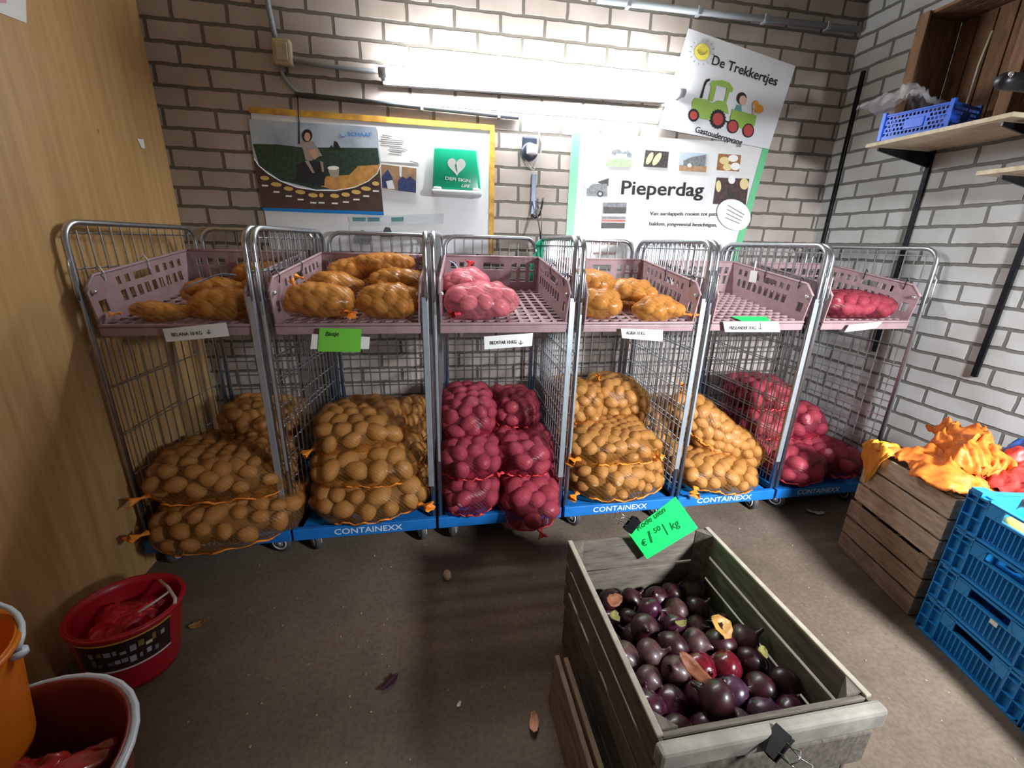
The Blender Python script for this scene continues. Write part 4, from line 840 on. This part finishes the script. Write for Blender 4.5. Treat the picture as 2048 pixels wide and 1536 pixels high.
OM = [onion_mesh('onion', onion_mat('onion_purple', '30101f', '4c1c34', .28), 1, .85), onion_mesh('onion', onion_mat('onion_dark', '240b12', '40161f', .4), 2, 1.05), onion_mesh('onion', onion_mat('onion_crimson', '500c18', '701624', .22), 3, .8),
      onion_mesh('onion', onion_mat('onion_dusty', '351820', '573632', .5), 4, 1.15), onion_mesh('onion', onion_mat('onion_violet', '311628', '4f3248', .3), 5, .8)]
cell = .098; pts = []; rgo = random.Random(11)
for layer in range(3):
    for iy in range(10):
        for ix in range(7):
            x = OX + .075 + ix*cell*.90 + (cell*.45 if (iy+layer) % 2 else 0); y = OY - .085 - iy*cell*.84 - (layer % 2)*.03
            if x > OX + .53 or y < OY - .625: continue
            k = (OY - y)/.75; surf = .275 + .115*min(1, k*1.15) + .015*math.sin(x*19)
            z = OZ + .062 + layer*.07
            if z > surf + .02: continue
            pts.append((x + rgo.uniform(-.01, .01), y + rgo.uniform(-.008, .008), z + rgo.uniform(-.006, .006), k, z + .07 > surf + .02))
for n, (x, y, z, k, top) in enumerate(pts):
    r_ = .047 + .008*k + rgo.uniform(-.006, .004)
    i = (2 if (abs(x+1.15) < .05 and abs(y+2.08) < .05) else rgo.choice([0, 1, 3, 4, 0, 1] if k > .6 else [1, 3, 1, 0, 3]))
    o = bpy.data.objects.new('red_onion', OM[i]); COL.objects.link(o); o.location = (x, y, z); o.scale = (r_, r_, r_*.9)
    o.rotation_euler = (rgo.uniform(-1.4, 1.4), rgo.uniform(-1.4, 1.4), rgo.uniform(0, 6))
    tag(o, ('glossy crimson red onion near the middle of the open crate' if i == 2 else 'dark purple red onion in the heap inside the open wooden crate' if top else 'red onion lying under the top layer in the open wooden crate'), 'onion', 'red onions heaped in the wooden crate')
def leaf(name, loc, size, m_, label, cat, seed, rot=(0, 0, 0), group=None, ratio=.6):
    bm = B(); n = 9; V = []; r_ = random.Random(seed)
    for i in range(n):
        row_ = []
        for j in range(5):
            u, v = i/(n-1)*2-1, j/4*2-1; w_ = math.sqrt(max(0, 1-u*u))*ratio*(1+.25*noise.noise(Vector((u*3, seed, v))))+.02
            row_.append(bm.verts.new((u*size, v*w_*size, size*(.25*noise.noise(Vector((u*2+seed, v*2, 0))) + .3*u*u + .12*abs(v)))))
        V.append(row_)
    for i in range(n-1):
        for j in range(4): f = bm.faces.new((V[i][j], V[i+1][j], V[i+1][j+1], V[i][j+1])); f.smooth = True
    zmin = min(v.co.z for v in bm.verts)
    for v in bm.verts: v.co.z -= zmin
    o = solid(obj(name, bm, m_, None, True), .0012); o.location = loc; o.rotation_euler = rot; return tag(o, label, cat, group)
M_skin = mat('onion_skin_yellow', 'b08440', .5, 0, .3, 30); M_skin2 = mat('onion_skin_brown', '7c4526', .6, 0, .3, 30); M_skin3 = mat('onion_skin_green', '77703a', .6, 0, .3, 30)
def onion_z(x, y): k = (OY - y)/.75; return OZ + .085 + .115*min(1, k*1.15)
leaf('onion_skin', (-1.08, -1.98, onion_z(0, -1.98)+.035), .045, M_skin, 'dry yellow onion skin lying on the onions beside the right crate wall', 'onion skin', 1, (.5, .2, .4), ratio=.8)
leaf('onion_skin', (-1.27, -2.13, onion_z(0, -2.13)+.045), .055, M_skin2, 'long brown onion skin lying across the front onions', 'onion skin', 2, (.3, .3, -1.0), ratio=.35)
leaf('onion_skin', (-1.02, -2.10, onion_z(0, -2.1)+.035), .025, M_skin3, 'small olive onion skin beside the right crate wall near the front', 'onion skin', 3, (.4, .2, .8))
leaf('onion_skin', (-1.40, -1.88, onion_z(0, -1.88)+.04), .028, M_skin3, 'olive onion skin at the left edge of the onion heap', 'onion skin', 4, (.2, .2, 1.2))
leaf('onion_skin', (-1.37, -1.80, onion_z(0, -1.8)+.045), .035, M_skin2, 'brown curled onion skin on the rear left of the onion heap', 'onion skin', 5, (.5, .1, .3))
leaf('onion_skin', (-1.20, -1.95, onion_z(0, -1.95)+.045), .02, M_skin3, 'tiny green onion skin in the middle of the onion heap', 'onion skin', 6)
# price card with clip
YC = -1.668
e = empty('price_card', at(1325, 1055, 1, YC), label='neon green price card for red onions clipped to the back rim of the onion crate', cat='price card')
q = [at(a_, b_, 1, YC) for a_, b_ in [(1257, 1066), (1351, 993), (1396, 1056), (1294, 1118)]]
bm = B(); poly(bm, [p - e.location for p in q]); solid(flat('card', bm, M_green, e), .0014)
M_pen = mat('green_pen', '0b6a30', .6)
for body, a0, a1, h_, sh_ in [('Rode uien', (1277, 1062), (1333, 1022), 13, .25), ('€', (1286, 1094), (1296, 1089), 14, .1), ('1', (1302, 1086), (1308, 1083), 26, .1), ('50', (1310, 1067), (1323, 1059), 11, .1), ('/', (1335, 1070), (1342, 1064), 26, .1), ('kg', (1345, 1060), (1361, 1050), 17, .1)]:
    qq = [at(*a0, 1, YC-.0025), at(*a1, 1, YC-.0025), at(a0[0], a0[1]-h_, 1, YC-.0025)]
    child_world(flat('lettering', text_bm(body, qq[0], qq[1], (qq[2]-qq[0]).length, (0, -1, 0), sh_), M_pen, e), e)
def clip(loc, rot, label, s=1.):
    e = empty('binder_clip', loc, rot, label, 'binder clip')
    bm = B(); v = [(-.016, 0, .012), (.016, 0, .012)]
    prof = [(-.003, -.012), (-.012, .012), (.012, .012), (.003, -.012)]
    V = [[bm.verts.new((x*s, y*s, z*s)) for y, z in prof] for x in (-.022, .022)]
    for i in range(3): bm.faces.new((V[0][i], V[0][i+1], V[1][i+1], V[1][i]))
    solid(obj('clip_body', bm, M_black, e), .002)
    for sd in (-1, 1):
        bm = B(); tube(bm, [Vector(p)*s for p in [(-.010, sd*.004, -.012), (-.008, sd*.010, -.03), (-.012, sd*.013, -.045), (0, sd*.014, -.052), (.012, sd*.013, -.045), (.008, sd*.010, -.03), (.010, sd*.004, -.012)]], .0014*s, 6)
        obj('wire_handle', bm, mat('chrome_wire', 'd8dadc', .15, .95), e)
    return e
clip(at(1262, 1048, 1, YC), (0, 2.15, 0), 'black binder clip gripping the neon green onion price card', 1.35)
clip((-1.22, OY-.69-.055, OZ+.285), (-1.0, 2.6, .3), 'black binder clip on the front board of the onion crate', 1.5)

# ------------------------------------------------------------------ right hand crates
D1 = Vector((-.115, -.503, 0)).normalized(); NW = Vector((D1.y*-1, D1.x, 0)); P0 = Vector((.228, -1.275, 0))
def base(p, z): return (p.x, p.y, z)
o0 = P0 + D1*.475
crate('wooden_crate', base(o0, 0), NW, -D1, .475, .50, .305, 3, 'lower brown wooden crate against the right brick wall', M_oldwood_dark)
crate('wooden_crate', base(o0 + NW*.012, .307), NW, -D1, .475, .49, .31, 3, 'upper wooden crate by the right wall covered with empty orange net bags', M_crate_right)
M_bc = mat('blue_crate_plastic', '1f8ad0', .38, 0, .12, 9, coat=.1)
P1 = Vector((.105, -1.785, 0)); D2 = D1
def blue_crate(z, label, H=.172, first=True, org=P1, Ln=.43, Wd=.52):
    g = empty('blue_crate', base(org, z), label=label, cat='plastic crate')
    g.location = base(org + D2*Ln, z); g.rotation_euler = Matrix((NW, -D2, Vector((0, 0, 1)))).transposed().to_euler()      # local x into the wall, y toward the viewer
    cw = .085
    for s_ in (0, 1):
        X = 0 if s_ == 0 else Wd
        sg_ = 1 if s_ == 0 else -1
        bm = B()
        box(bm, min(X, X+sg_*.008)+sg_*.012, max(X, X+sg_*.008)+sg_*.012, cw, Ln-cw, .012, H*.66, 0)
        obj('end_wall', bm, M_bc, g)
        bm = B(); w = .5*(Ln-2*cw)
        for (y0, y1) in ((cw, cw+.055), (Ln-cw-.055, Ln-cw)): box(bm, X-.001 if s_ else X, X if s_ else X+.004, y0, y1, H*.66, H*.95)
        for k in range(13):
            y = cw+.02+k*(Ln-2*cw-.04)/12; box(bm, X+sg_*.006-.003, X+sg_*.006+.003, y-.0022, y+.0022, .02, H*.6)
        obj('slotted_ribs', bm, M_bc, g)
        bm = B(); box(bm, min(X, X+sg_*.02), max(X, X+sg_*.02), 0, Ln, H-.016, H-.006, .002); box(bm, min(X, X+sg_*.02), max(X, X+sg_*.02), 0, Ln, .0, .010, .002)
        box(bm, min(X, X+sg_*.014), max(X, X+sg_*.014), cw, Ln-cw, H*.62, H*.67, .002)
        for y in (cw+.055, Ln-cw-.055): bar(bm, (X+sg_*.006, y + (.02 if y > Ln/2 else -.02), H*.66), (X+sg_*.006, y, H-.012), .012, .006)
        obj('end_rim', bm, M_bc, g)
        Y = 0 if s_ == 0 else Ln
        bm = B(); box(bm, .03, Wd-.03, min(Y, Y+sg_*.008)+sg_*.01, max(Y, Y+sg_*.008)+sg_*.01, .01, H*.9); box(bm, 0, Wd, min(Y, Y+sg_*.018), max(Y, Y+sg_*.018), H-.016, H-.006, .002); box(bm, 0, Wd, min(Y, Y+sg_*.018), max(Y, Y+sg_*.018), 0, .01, .002)
        obj('side_wall', bm, M_bc, g)
    for cx, cy in ((0, 0), (1, 0), (0, 1), (1, 1)):             # lattice corner columns
        bm = B(); X = 0 if cx == 0 else Wd; sx = 1 if cx == 0 else -1; Y = 0 if cy == 0 else Ln; sy = 1 if cy == 0 else -1
        def bx_(x0, x1, y0, y1, z0, z1): box(bm, min(X+sx*x0, X+sx*x1), max(X+sx*x0, X+sx*x1), min(Y+sy*y0, Y+sy*y1), max(Y+sy*y0, Y+sy*y1), z0, z1)
        bx_(.016, .020, .0, cw, 0, H)
        for y in (0., .040, .079): bx_(0, .018, y, y+(.004 if y < .07 else .008), 0, H)
        for z in (.0, H*.40, H*.78): bx_(0, .018, 0, cw, z, z+.004)
        bx_(0.02, .06, .0, .006, 0, H)
        bx_(.0, .05, .005, .05, H-.004, H+.012)
        obj('corner_column', bm, M_bc, g)
    bm = B()
    for k in range(8): box(bm, .02+k*(Wd-.04)/8, .02+(k+.55)*(Wd-.04)/8, .02, Ln-.02, .002, .008)
    for k in range(6): box(bm, .02, Wd-.02, .02+k*(Ln-.04)/6, .02+(k+.3)*(Ln-.04)/6, .002, .007)
    obj('crate_floor', bm, M_bc, g)
    return g
BL = ['lowest blue plastic crate of the stack beside the wooden crates', 'second blue plastic crate from the floor, bearing a small white sticker', 'third blue plastic crate from the floor in the tall stack', 'top blue plastic crate of the stack holding yellow potatoes']
for k in range(4):
    g = blue_crate(.0 + k*.1735, BL[k])
    if k == 1:
        bm = B(); box(bm, .0, .0025, .43-.262, .43-.235, .09, .112); obj('sticker', bm, M_white, g)
blue_crate(0, 'blue plastic crate on the floor at the right edge of the photo', org=P1 + D2*.44)
blue_crate(.1735, 'blue plastic crate stacked second at the right edge of the photo', org=P1 + D2*.44)
MPY = pot_mesh('yellow_potato', mat('yellow_potato_skin', 'cdb25e', .55, 0, .25, 20), 50, 1.1, .85, .8)
rgo = random.Random(4)
for iy in range(5):
    for ix in range(6):
        lx = .075 + ix*.073; ly = .07 + iy*.072
        if rgo.random() < .04: continue
        w = P1 + NW*lx + D2*ly; o = bpy.data.objects.new('potato', MPY); COL.objects.link(o); o.location = (w.x, w.y, .5205 + .052 + rgo.uniform(0, .012)); s_ = rgo.uniform(.033, .038); o.scale = (s_, s_, s_)
        o.rotation_euler = (rgo.uniform(-.3, .3), rgo.uniform(-.3, .3), rgo.uniform(0, 6)); tag(o, 'loose yellow potato in the top blue plastic crate', 'potato', 'loose potatoes in the top blue crate')
# empty net bags on the wooden crate
def cloth(name, loc, sx, sy, h, m_, label, cat, seed, rz=0, drape=(0, 0), n=44, fold=7., shape=None, parent=None):
    bm = B(); V = []; r_ = random.Random(seed)
    for i in range(n):
        row_ = []
        for j in range(n):
            u, v = i/(n-1)*2-1, j/(n-1)*2-1; rr = max(abs(u), abs(v))
            edge = 1 + .18*noise.noise(Vector((u*1.6, v*1.6, seed)))
            x, y = u*sx*edge, v*sy*edge
            p_ = Vector((u*fold/5, v*fold/5, seed*1.7))
            z = h*(1-rr**2.2)*(.75+.5*noise.noise(p_)) + h*.45*abs(noise.noise(p_*2.3))*(1-.4*rr) + h*.18*noise.noise(p_*5)
            x += .25*sx*noise.noise(p_*1.5 + Vector((5, 0, 0))); y += .25*sy*noise.noise(p_*1.5 + Vector((0, 7, 0)))
            if shape: x, y, z = shape(u, v, x, y, z)
            row_.append(bm.verts.new((x, y, z)))
        V.append(row_)
    for i in range(n-1):
        for j in range(n-1): f = bm.faces.new((V[i][j], V[i+1][j], V[i+1][j+1], V[i][j+1])); f.smooth = True
    o = solid(obj(name, bm, m_, None, True), .0022); o.location = loc; o.rotation_euler = (0, 0, rz); return tag(o, label, cat)
M_cl = mat('orange_net_cloth', 'd6701e', .6, 0, .3, 40, .5); M_cl2 = mat('yellow_orange_net_cloth', 'e0a02a', .6, 0, .0, 5, .5, col2='d8801e'); M_clr = mat('red_net_cloth', 'c43a34', .5, 0, .3, 40, .5)
zc = .62
def CP(a, b_): v = P0 + D1*a + NW*b_; return v
def pl(a, b_, z): v = CP(a, b_); return (v.x, v.y, z)
ang = math.atan2(D1.y, D1.x)
cloth('net_bag_pile', pl(.27, .16, zc+.0), .20, .15, .10, M_cl, 'crumpled orange net bags heaped on the upper wooden crate', 'net bag', 3, ang)
cloth('net_bag', pl(.22, .27, zc+.06), .20, .11, .15, M_cl, 'orange net bag standing up highest in the heap on the wooden crate', 'net bag', 8, ang-.5, shape=lambda u, v, x, y, z: (x, y, z + .05*max(0, -u)))
cloth('net_bag', pl(.40, .36, zc+.03), .17, .17, .13, M_clr, 'red net bag lying at the right of the heap on the wooden crate', 'net bag', 12, ang)
def dr(u, v, x, y, z):
    # hangs over the left face: local y negative side drops
    t_ = y + .02
    if t_ < 0: return (x*(1+.6*t_/.1), -.018 - .02*abs(noise.noise(Vector((x*30, y*20, 1)))), z*.25 + t_*1.25)
    return (x, y, z)
M_dr = cloth('net_bag', pl(.045, .02, zc+.004), .085, .13, .05, M_cl2, 'yellow and orange net bag draped over the left corner of the wooden crate', 'net bag', 21, ang, shape=lambda u, v, x, y, z: dr(u, v, x, y - .02, z))
e = cloth('blue_bag', pl(.30, .50, zc+.05), .13, .07, .16, mat('blue_bag_plastic', '1a6fd0', .3, 0, .2, 10), 'blue plastic bag behind the orange net bags against the brick wall', 'bag', 31, ang)
bm = B(); t_ = B()
cloth('dark_bag', pl(.52, .46, .66), .14, .10, .17, mat('dark_brown_sack', '4a4038', .8, 0, .3, 20), 'dark brown sack behind the red net bag at the right wall', 'sack', 33, ang)

# ------------------------------------------------------------------ shelf on the right wall
for i, (y, z0, z1) in enumerate([(-.107, .97, 2.69), (-.69, .97, 2.69), (-1.237, .97, 2.69)]):
    bm = B(); box(bm, WX-.016, WX-.001, y-.013, y+.013, z0, z1, .002)
    for k in range(28): box(bm, WX-.0175, WX-.015, y-.004, y+.004, z0+.03+k*.06, z0+.05+k*.06)
    o = obj('wall_rail', bm, M_blackmetal); tag(o, ['black slotted wall rail nearest the room corner', 'black slotted wall rail holding the shelf with the blue crate', 'black slotted wall rail farthest from the room corner'][i], 'rail')
def bracket(par, y, z, d=.36):
    bm = B(); V = [(WX-.017, y, z-.005), (WX-.017, y, z-.085), (WX-d, y, z-.02), (WX-d, y, z-.005)]
    a_ = [bm.verts.new(Vector(p)+Vector((0, -.004, 0))) for p in V]; b_ = [bm.verts.new(Vector(p)+Vector((0, .004, 0))) for p in V]
    bm.faces.new(a_); bm.faces.new(b_[::-1])
    for i in range(4): bm.faces.new((a_[i], b_[i], b_[(i+1) % 4], a_[(i+1) % 4]))
    return child_world(obj('bracket', bm, M_blackmetal, par), par)
ZS = 2.145
sh1 = empty('wall_shelf', (.62, -.96, ZS), label='upper plywood wall shelf carrying the small blue crate', cat='shelf')
bm = B(); box(bm, -.20, .195, -.325, .325, -.018, 0, .001); obj('shelf_board', bm, M_shelfwood, sh1)
bracket(sh1, -.69, ZS-.02, .375); bracket(sh1, -1.237, ZS-.02, .375)
sh2 = empty('wall_shelf', (.62, -1.62, 1.93), label='lower plywood wall shelf at the right edge of the photo', cat='shelf')
bm = B(); box(bm, -.20, .195, -.45, .40, -.018, 0, .001); obj('shelf_board', bm, M_shelfwood, sh2)
bracket(sh2, -1.30, 1.91, .375); bracket(sh2, -1.95, 1.91, .375)
# crate standing on its side on the shelf: open toward the room
def side_crate(name, y0, y1, z0, z1, x0, x1, label):
    g = empty(name, ((x0+x1)/2, (y0+y1)/2, z0), label=label, cat='wooden crate'); L0 = g.location
    def ob(n_, boxes):
        bm = B()
        for a_ in boxes: box(bm, a_[0]-L0.x, a_[1]-L0.x, a_[2]-L0.y, a_[3]-L0.y, a_[4]-z0, a_[5]-z0, .003)
        obj(n_, bm, M_cratewood, g)
    n = 4; w = (x1-x0)/n
    for yy in (y0, y1-.012): ob('side_panel', [(x0+k*w+.003, x0+(k+1)*w-.003, yy, yy+.012, z0, z1) for k in range(n)])
    ob('top_panel', [(x0+k*w+.003, x0+(k+1)*w-.003, y0+.0125, y1-.0125, z1-.014, z1) for k in range(n)])
    ob('bottom_panel', [(x0+k*w+.003, x0+(k+1)*w-.003, y0+.0125, y1-.0125, z0, z0+.012) for k in range(n)])
    m_ = 6; wy = (y1-y0-.03)/m_
    ob('back_panel', [(x1-.012, x1, y0+.015+k*wy+.003, y0+.015+(k+1)*wy-.003, z0+.013, z1-.015) for k in range(m_)])
    for yy in (y0-.002, y1-.05): 
        ob('corner_post', [(x0-.014, x0+.0, yy, yy+.052, z0+.002, z1)])
    return g
side_crate('wooden_crate', -1.17, -.645, ZS, ZS+.60, .555, WX-.02, 'brown wooden crate standing on its side on the upper wall shelf')
e = empty('white_stick', (.62, -.93, ZS+.013), label='thin white stick standing inside the crate on the upper shelf', cat='stick')
bm = B(); tube(bm, [(0, 0, .0), (.006, -.005, .15), (-.003, -.012, .28), (.004, -.02, .41)], .0055, 6); obj('stick', bm, mat('pale_stick', 'b4ae9c', .6), e)
side_crate('wooden_crate', -1.90, -1.36, 1.93, 2.42, .50, WX-.02, 'wooden crate standing on the lower shelf at the right edge')
side_crate('wooden_crate', -1.78, -1.20, ZS+.29, ZS+.82, .60, WX-.02, 'dark wooden crate high up at the right edge behind the black clamp')
bpy.data.objects.remove  # (kept simple)
# small blue perforated crate, turned slightly
bc = empty('blue_perforated_crate', (.425, -.70, ZS+.001), (0, 0, .0), 'small bright blue perforated plastic crate on the upper wall shelf', 'plastic crate')
fx = Vector((.22, -.975, 0)).normalized(); nx_ = Vector((.975, .22, 0)).normalized()
bc.rotation_euler = Matrix((fx, nx_, Vector((0, 0, 1)))).transposed().to_euler()
bc.location = (.435, -.695, ZS+.001)
W_, D_, H_c = .285, .24, .125
M_sb = mat('bright_blue_plastic', '1f62e0', .35, 0, .12, 14)
holes = []
for r_ in range(5):
    for c_ in range(16):
        u0 = .012 + c_*.0167 + (.008 if r_ % 2 else 0)
        if u0 + .011 > W_-.01 or (.11 < u0 < .19 and 1 <= r_ <= 3): continue
        holes.append((u0, u0+.011, .022 + r_*.019, .022 + r_*.019 + .0125))
def hexpanel(holes, fn):
    o_ = perforated([0, W_], [0, H_c], holes, fn); return o_
for yy in (0, D_): solid(flat('honeycomb_wall', hexpanel(holes, lambda u, v: Vector((u, yy, v))), M_sb, bc), .004)
for xx in (0, W_):
    hs = [(h[0]*D_/W_, h[1]*D_/W_, h[2], h[3]) for h in holes]
    solid(flat('honeycomb_wall', perforated([0, D_], [0, H_c], hs, lambda u, v: Vector((xx, u, v))), M_sb, bc), .004)
for x0, y0 in ((0, 0), (W_, 0), (0, D_), (W_, D_)): bm = B(); box(bm, x0-.010, x0+.010, y0-.010, y0+.010, 0, H_c+.012, .003); obj('corner_post', bm, M_sb, bc)
bm = B(); box(bm, 0, W_, -.006, .0, 0, .02, .002); box(bm, 0, W_, -.006, .0, H_c-.01, H_c, .002); box(bm, 0, W_, 0, D_, 0, .005); box(bm, .10, .185, -.007, -.0025, .04, .085, .002); obj('floor_and_bands', bm, M_sb, bc)
# clear plastic bag over it
m, nt, b = newmat('clear_film'); b.inputs['Base Color'].default_value = (.8, .8, .82, 1); b.inputs['Roughness'].default_value = .12
tr = nt.nodes.new('ShaderNodeBsdfTransparent'); mx = nt.nodes.new('ShaderNodeMixShader'); mx.inputs[0].default_value = .24
nt.links.new(tr.outputs[0], mx.inputs[1]); nt.links.new(b.outputs[0], mx.inputs[2]); nt.links.new(mx.outputs[0], nt.nodes['Material Output'].inputs['Surface']); M_film = m
cloth('clear_plastic_bag', (.47, -.75, ZS+.15), .17, .12, .10, M_film, 'crumpled clear plastic bag spilling over the small blue crate', 'plastic bag', 9, .3, n=30, fold=9)
# black clamp at the right edge
e = empty('black_clamp', at(2012, 162, 1, -1.45), label='black round clamp end with a bright glint at the right edge', cat='clamp')
bm = B(); lathe(bm, [(0, -.035), (.018, -.032), (.026, -.015), (.028, 0), (.028, .16), (.0, .165)], 18, (0, 0, 0), 'x'); obj('clamp_tube', bm, M_black, e)
bm = B(); lathe(bm, [(0, -.006), (.008, -.003), (.011, 0), (.008, .006), (0, .008)], 12, (-.02, -.02, .012), 'x'); obj('glint_bead', bm, mat('glint_metal', 'f0f4fa', .1, .9), e)  # bright bead added to stand for the glint on the black end
bm = B(); tube(bm, [(.12, 0, 0), (.2, .02, .0), (.30, .10, -.0), (WX-.03-e.location.x, .2, 0)], .02, 8); obj('wall_arm', bm, M_black, e)

# ------------------------------------------------------------------ lower left: buckets and bag
def bucket(name, loc, r, h, m_, label, tilt=(0, 0, 0), rimm=None, inner=.0, handle=None, hang=.0):
    e = empty(name, loc, tilt, label, 'bucket')
    bm = B(); lathe(bm, [(0, .004), (r*.80, .004), (r*.82, .02), (r*.985, h-.03), (r*1.0, h), (r*.975, h), (r*.955, h-.03), (r*.80, .022), (0, .014)], 40); obj('bucket_body', bm, m_, e)
    bm = B(); tube(bm, [(r*1.02*math.cos(a_), r*1.02*math.sin(a_), h-.008) for a_ in [2*PI*i/40 for i in range(40)]], .0075, 8, closed=True); obj('bucket_rim', bm, rimm or m_, e)
    if handle:
        a0, k = handle; bm = B(); d = Vector((math.cos(a0), math.sin(a0), 0)); s_ = Vector((-math.sin(a0), math.cos(a0), 0)); pts = []
        for i in range(17):
            t_ = PI*i/16; pts.append(d*math.cos(t_)*(r*1.05) + s_*math.sin(t_)*r*1.04*math.cos(k) + Vector((0, 0, h - .02 + math.sin(t_)*r*1.04*math.sin(k))))
        tube(bm, pts, .007, 8); obj('handle', bm, mat('white_handle', 'c9d0d8', .35), e)
        for s2 in (-1, 1):
            bm = B(); lathe(bm, [(0, -.006), (.018, -.006), (.018, .006), (0, .006)], 12, d*s2*r*1.045 + Vector((0, 0, h-.03))); obj('handle_ear', bm, mat('white_handle', 'c9d0d8', .35), e)
    return e
m, nt, b = newmat('translucent_orange'); b.inputs['Base Color'].default_value = srgb('ee8f26'); b.inputs['Roughness'].default_value = .35; b.inputs['Subsurface Weight'].default_value = 0
tl = nt.nodes.new('ShaderNodeBsdfTranslucent'); tl.inputs[0].default_value = srgb('f2982c'); mx = nt.nodes.new('ShaderNodeMixShader'); mx.inputs[0].default_value = .4
nt.links.new(b.outputs[0], mx.inputs[1]); nt.links.new(tl.outputs[0], mx.inputs[2]); nt.links.new(mx.outputs[0], nt.nodes['Material Output'].inputs['Surface'])
BK1 = bucket('black_rimmed_tub', (-3.03, -2.10, 0), .275, .36, mat('dark_red_tub', '7a3028', .45), 'large dark tub with pale rim holding red bags in the lower left', (0, 0, 0), mat('pale_rim', '9da2a8', .4), handle=(-.55, .05))
cloth('red_film_bag', (-3.02, -2.12, .255), .16, .16, .08, mat('red_film', '9c2a24', .25, 0, .4, 12, coat=.5), 'shiny dark red plastic bag inside the large tub', 'plastic bag', 14, n=40, fold=9)
cloth('clear_plastic_bag', (-2.98, -2.20, .325), .13, .10, .05, M_film, 'crumpled clear plastic film on the red bag in the large tub', 'plastic bag', 17, n=40, fold=12)
bucket('orange_bucket', (-3.198, -1.98, .27), .185, .33, m, 'translucent orange bucket with white handle at the left edge', (0.0, 0.0, 0), handle=(.3, .25))
# red bucket with a printed label
g = bucket('red_bucket', (-3.13, -1.47, 0.004), .165, .27, mat('red_bucket_plastic', 'a81624', .35, 0, .15, 6), 'red bucket with printed label and white handle on the floor by the plywood wall', (-.06, .05, 0))
def brs(th_, z, k=0.): r_ = .165*(.82 + (.985-.82)*(z-.02)/.22) + .0015 + k; return Vector((r_*math.cos(th_), r_*math.sin(th_), z))
def band(th0, th1, z0, z1, n=16, k=0.):
    bm = B(); V = [[bm.verts.new(brs(th0 + (th1-th0)*i/n, z0 + (z1-z0)*j/3, k)) for j in range(4)] for i in range(n+1)]
    for i in range(n):
        for j in range(3): f = bm.faces.new((V[i][j], V[i+1][j], V[i+1][j+1], V[i][j+1])); f.smooth = True
    return bm
obj('label_band', band(-2.0, -.25, .12, .235), mat('dark_print', '33201c', .35, 0, .4, 40), g)
rgb = random.Random(3)
for n in range(19):
    th0 = -1.75 + (n % 10)*.14 + rgb.uniform(-.02, .02); w = rgb.uniform(.05, .12); z0 = (.185 if n < 10 else .14) + rgb.uniform(-.004, .006); c_ = rgb.choice(['c8c890', '9a8440', 'd8d0a0', '8a7038', '9a9aa8'] if n < 10 else ['8c8c98', 'a8a8ae', '70707c'])
    obj('print_letter', band(th0, th0 + w, z0, z0 + rgb.uniform(.012, .032), 4, k=.0008), mat('print_'+c_, c_, .5), g)
bm = B(); tube(bm, [brs(-2.0 + 1.75*i/14, .24, .001) for i in range(15)], .003, 6); obj('yellow_edge', bm, mat('yellow_hem', 'c8a03c', .5), g)
bm = B(); tube(bm, [brs(-2.0 + 1.75*i/14, .115, .001) for i in range(15)], .003, 6); obj('pale_edge', bm, mat('pale_hem', 'c8c8cc', .5), g)
bm = B(); tube(bm, [(.04, .13, .262), (.10, .07, .274), (.16, .0, .278), (.168, -.02, .272)], .006, 6); tube(bm, [(.12, .05, .275), (.09, .0, .268), (.06, -.04, .262)], .0045, 6); obj('handle', bm, mat('white_cord', 'c8bcb4', .6), g)
cloth('red_film_bag', (-3.13, -1.47, .20), .10, .10, .05, mat('bright_red_film', 'c01c2c', .35, 0, .4, 12), 'crumpled bright red bag filling the red bucket', 'plastic bag', 44, n=34, fold=8)

# ------------------------------------------------------------------ bits on the floor
leaf('floor_skin', (-1.674, -1.929, .0005), .035, mat('peach_skin', 'd89c78', .6, 0, .2, 30), 'pale orange onion skin on the floor left of the onion crates', 'onion skin', 51, (0, 0, 1.3), ratio=.45)
leaf('floor_skin', (-2.172, -1.707, .0005), .038, mat('purple_skin', '3c1a2c', .6, 0, .2, 30), 'dark purple onion skin on the open floor', 'onion skin', 52, (0, 0, .8), ratio=.4)
leaf('floor_leaf', (-2.995, -1.313, .0005), .03, mat('brown_leaf', '96703c', .6, 0, .2, 30), 'small brown leaf on the floor beside the red bag', 'leaf', 53, (0, 0, .5))
leaf('paper_scrap', (-1.924, -1.82, .0005), .012, M_white, 'tiny white scrap on the open floor near the bottom of the photo', 'scrap', 54, (0, 0, 1.0), ratio=.5)
leaf('paper_strip', (.357, -.99, .0005), .05, mat('pale_strip', 'b8b4a8', .6), 'pale strip of paper on the floor before the corner cage', 'paper', 55, (0, 0, -.5), ratio=.3)
o = bpy.data.objects.new('potato', pot_mesh('potato_bit', mat('pale_potato', 'bfae8c', .6, 0, .3, 12), 60, 1, .6, .55)); COL.objects.link(o); o.location = (-1.942, -1.195, .016); o.scale = (.032,)*3; o.rotation_euler = (0, 0, 1.7)
tag(o, 'small pale potato piece lying on the floor before the middle cage', 'potato')
rgo = random.Random(9)
bm = B()
for k in range(170):
    x, y = rgo.uniform(-2.9, .5), rgo.uniform(-2.5, -.9); s_ = rgo.uniform(.002, .006)
    if -1.65 < x < -.86 and -2.6 < y < -1.6 or x > .1: continue
    t_ = B(); bmesh.ops.create_icosphere(t_, subdivisions=1, radius=s_); merge(bm, t_, Matrix.Translation((x, y, s_*.4)) @ Matrix.Diagonal((1, rgo.uniform(.5, 1.5), .5, 1)))
o = obj('floor_crumbs', bm, mat('crumbs', '9c8c74', .8, 0, .5, 3)); tag(o, 'scattered crumbs and grit over the concrete floor', 'crumbs', kind='stuff')
